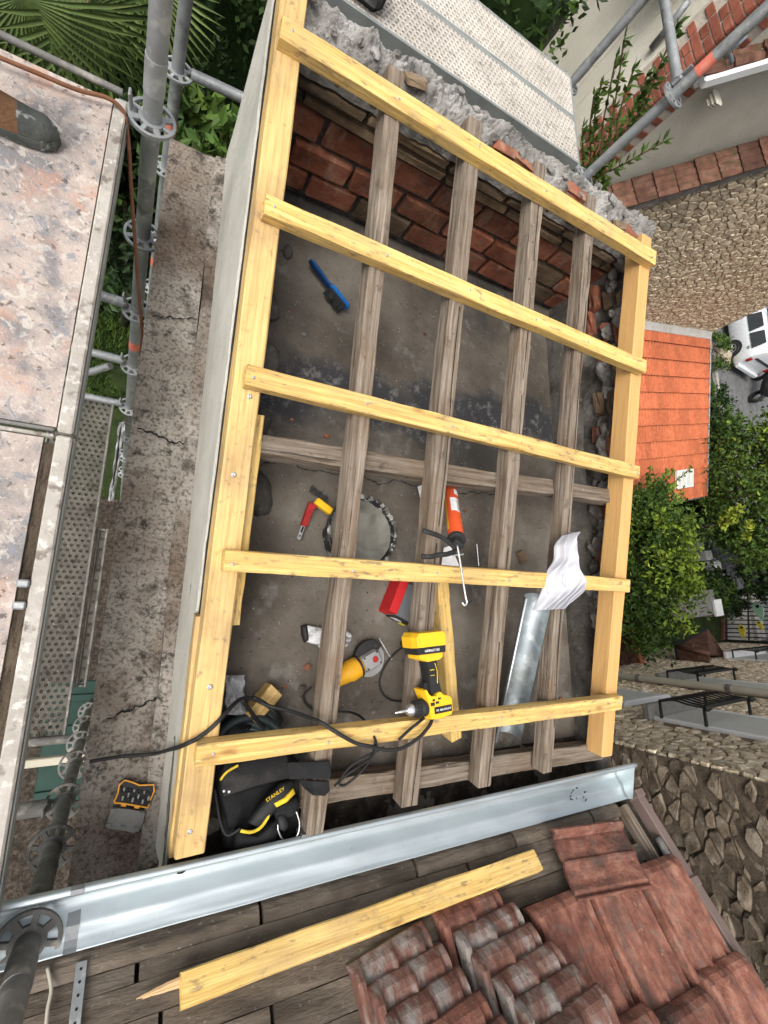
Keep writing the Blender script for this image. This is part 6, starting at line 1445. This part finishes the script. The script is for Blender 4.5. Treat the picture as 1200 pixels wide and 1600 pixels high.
# climbing foliage of the near bush over the orange roof
t = thing('overhanging_branches', 'thin leafy branches hanging over the corner of the orange roof', 'branches', atl(1010, 760, -4.6))
m = MB(); lf_ = MB()
for i in range(15):
    a = at(985+rnd(0, 40), 790+rnd(-20, 20), -4.5); b = at(1005+rnd(0, 75), 728+rnd(0, 50), -4.45); P = [a.lerp(b, k/6)+V((0, 0, .05*math.sin(k/6*3))) for k in range(7)]
    m.tube(P, .008, 5); leaves(lf_, [P[k]+V((rnd(-.05, .05), rnd(-.05, .05), rnd(-.02, .03))) for k in range(7) for _ in range(8)], .085)
m.build('twigs', 'stem', t); lf_.build('leaves', 'leaf_bright', t)
# sapling with upright stems between far deck and brick corner
sp_ = thing('laurel_sapling', 'slender upright sapling with glossy leaves before the cream wall', 'sapling', (2.35, 3.05, -4.2))
st_ = MB(); lv = MB()
for (px, py, qx, qy) in ((925, 265, 940, 130), (930, 262, 962, 95), (940, 255, 975, 62), (918, 262, 928, 150), (955, 240, 990, 110), (905, 275, 910, 200), (985, 200, 1010, 120), (930, 280, 1035, 222), (920, 290, 950, 240), (975, 225, 1000, 150), (1000, 175, 1060, 35), (930, 300, 945, 285)):
    a = ray(px, py); b = ray(qx, qy); a = a*(3.95/math.hypot(a.x, a.y)); b = b*(3.98/math.hypot(b.x, b.y))
    P = [a+V((0, 0, -.3)), a, a.lerp(b, .5)+V((rnd(-.03, .03), rnd(-.03, .03), 0)), b]; P = smooth_path(P, 5); st_.tube(P, .0055, 5)
    for k in range(4, len(P)):
        for _ in range(5):
            d = V((rnd(-1, 1), rnd(-1, 1), rnd(.2, 1.2))).normalized(); L = rnd(.045, .08); s_ = d.cross(V((rnd(-1, 1), rnd(-1, 1), 0))).normalized()*L*.17; c = P[k]
            lv.add([c, c+d*L*.45+s_, c+d*L, c+d*L*.45-s_], [[0, 1, 2, 3]])
st_.build('stems', 'stem', sp_); lv.build('leaves', 'leaf_mid', sp_)
# conifer hedge behind the left scaffold
hd = thing('conifer_hedge', 'dark green clipped conifer hedge behind the scaffold corner', 'hedge', (0, 4.6, GZ))
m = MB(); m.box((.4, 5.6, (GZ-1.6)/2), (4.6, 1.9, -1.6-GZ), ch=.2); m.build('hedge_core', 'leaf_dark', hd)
lf1 = MB(); lf2 = MB()
for i in range(26000):
    u = rnd(-1.9, 2.7); z = rnd(-6.8, -1.45); bulge = .35*noise.noise(V((u*1.3, z*1.3, 0)))+.18*noise.noise(V((u*3.5, z*3.5, 4)))
    y = 4.45-bulge+rnd(-.12, .16)+max(0, z+2.2)*.5; p = V((u, y, z))
    if not seen(p, 120): continue
    d = V((rnd(-.6, .6), rnd(-1, .1), rnd(-.2, 1))).normalized(); L = rnd(.05, .11); s_ = d.cross(V((rnd(-1, 1), rnd(-1, 1), rnd(-1, 1)))).normalized()*L*.2
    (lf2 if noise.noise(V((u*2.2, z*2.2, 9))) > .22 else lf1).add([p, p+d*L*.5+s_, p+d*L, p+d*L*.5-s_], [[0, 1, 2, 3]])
lf1.build('dark_sprays', 'leaf_dark', hd); lf2.build('mid_sprays', 'leaf_mid', hd)  # mid-green sprays stand in random clumps among the dark ones
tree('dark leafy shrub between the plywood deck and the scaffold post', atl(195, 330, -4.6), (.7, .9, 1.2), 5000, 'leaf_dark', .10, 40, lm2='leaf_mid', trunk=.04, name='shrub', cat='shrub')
tree('small fig-like shrub with pale green leaves at the ledge end', atl(305, 215, -2.6), (.28, .3, .3), 380, 'leaf_mid', .10, 14, trunk=.02, name='shrub', cat='shrub')
# fan palm
pl = thing('fan_palm', 'fan palm with wide pleated leaves at the upper left', 'palm', (-.7, 4.1, GZ))
m = MB(); m.tube([(-.7, 4.1, GZ), (-.68, 4.05, -4.5), (-.66, 4.0, -3.05)], [.13, .12, .10], 12); m.build('trunk', 'bark', pl, smooth=True)
def fan(c, direc, nrm, L, n=34, spread=R(118), droop=.10):
    c = V(c); x = V(direc).normalized(); z = V(nrm).normalized(); z = (z-x*z.dot(x)).normalized(); y = z.cross(x); m = MB()
    for i in range(n):
        a = -spread+2*spread*i/(n-1); l = L*(1-.22*abs(a/spread)**2)*rnd(.92, 1.05); d = x*math.cos(a)+y*math.sin(a); s_ = (y*math.cos(a)-x*math.sin(a))
        hw = L*math.sin(spread/n)*.62
        P = [c, c+d*l*.35+z*.015, c+d*l*.7-z*droop*l*.25, c+d*l-z*droop*l*(1+rnd(-.3, .6))]
        wd = [.002, hw*.42, hw*.55, .001]
        L_, C_, R_ = [], [], []
        for p, w in zip(P, wd): L_.append(p-s_*w); C_.append(p-z*w*.7); R_.append(p+s_*w)
        vs = L_+C_+R_; m.add(vs, [[k, 4+k, 5+k, k+1] for k in range(3)]+[[4+k, 8+k, 9+k, 5+k] for k in range(3)])
    return m
hub = V((-.66, 4.0, -3.0))
for (px, py, z, qx, qy, L, tilt) in ((139, 15, -2.35, 195, 118, .62, .5), (35, -4, -2.3, 62, 110, .60, .4), (120, -60, -2.5, 60, 40, .6, .3), (235, -40, -2.7, 215, 40, .55, .3), (-40, 20, -2.4, 10, 100, .6, .4)):
    c = at(px, py, z); e = at(qx, qy, z-.28); d = e-c
    m = fan(c, d, V((d.x*.3, -tilt, 1)), L); fo_ = m.build('fan_leaf', 'palm_leaf', pl)
    m = MB(); m.tube(smooth_path([hub, hub.lerp(c, .5)+V((0, 0, .12)), c]), .009, 6); m.build('leaf_stalk', 'stem', pl, smooth=True)
# rough lawn tufts seen down through the scaffold
m = MB()
for i in range(7000):
    p = at(rnd(130, 260), rnd(230, 640), GZ)
    if noise.noise(V((p.x*1.5, p.y*1.5, 0))) < -.35: continue
    h = rnd(.05, .16); d = V((rnd(-1, 1), rnd(-1, 1), 0)); s_ = V((-d.y, d.x, 0)).normalized()*.008 if d.length > 0 else V((.008, 0, 0))
    m.add([p-s_, p+s_, p+d*.06+UP*h], [[0, 1, 2]])
m.build('lawn_grass', 'leaf_mid', kind='stuff', label='rough lawn grass seen below the scaffold', cat='grass')
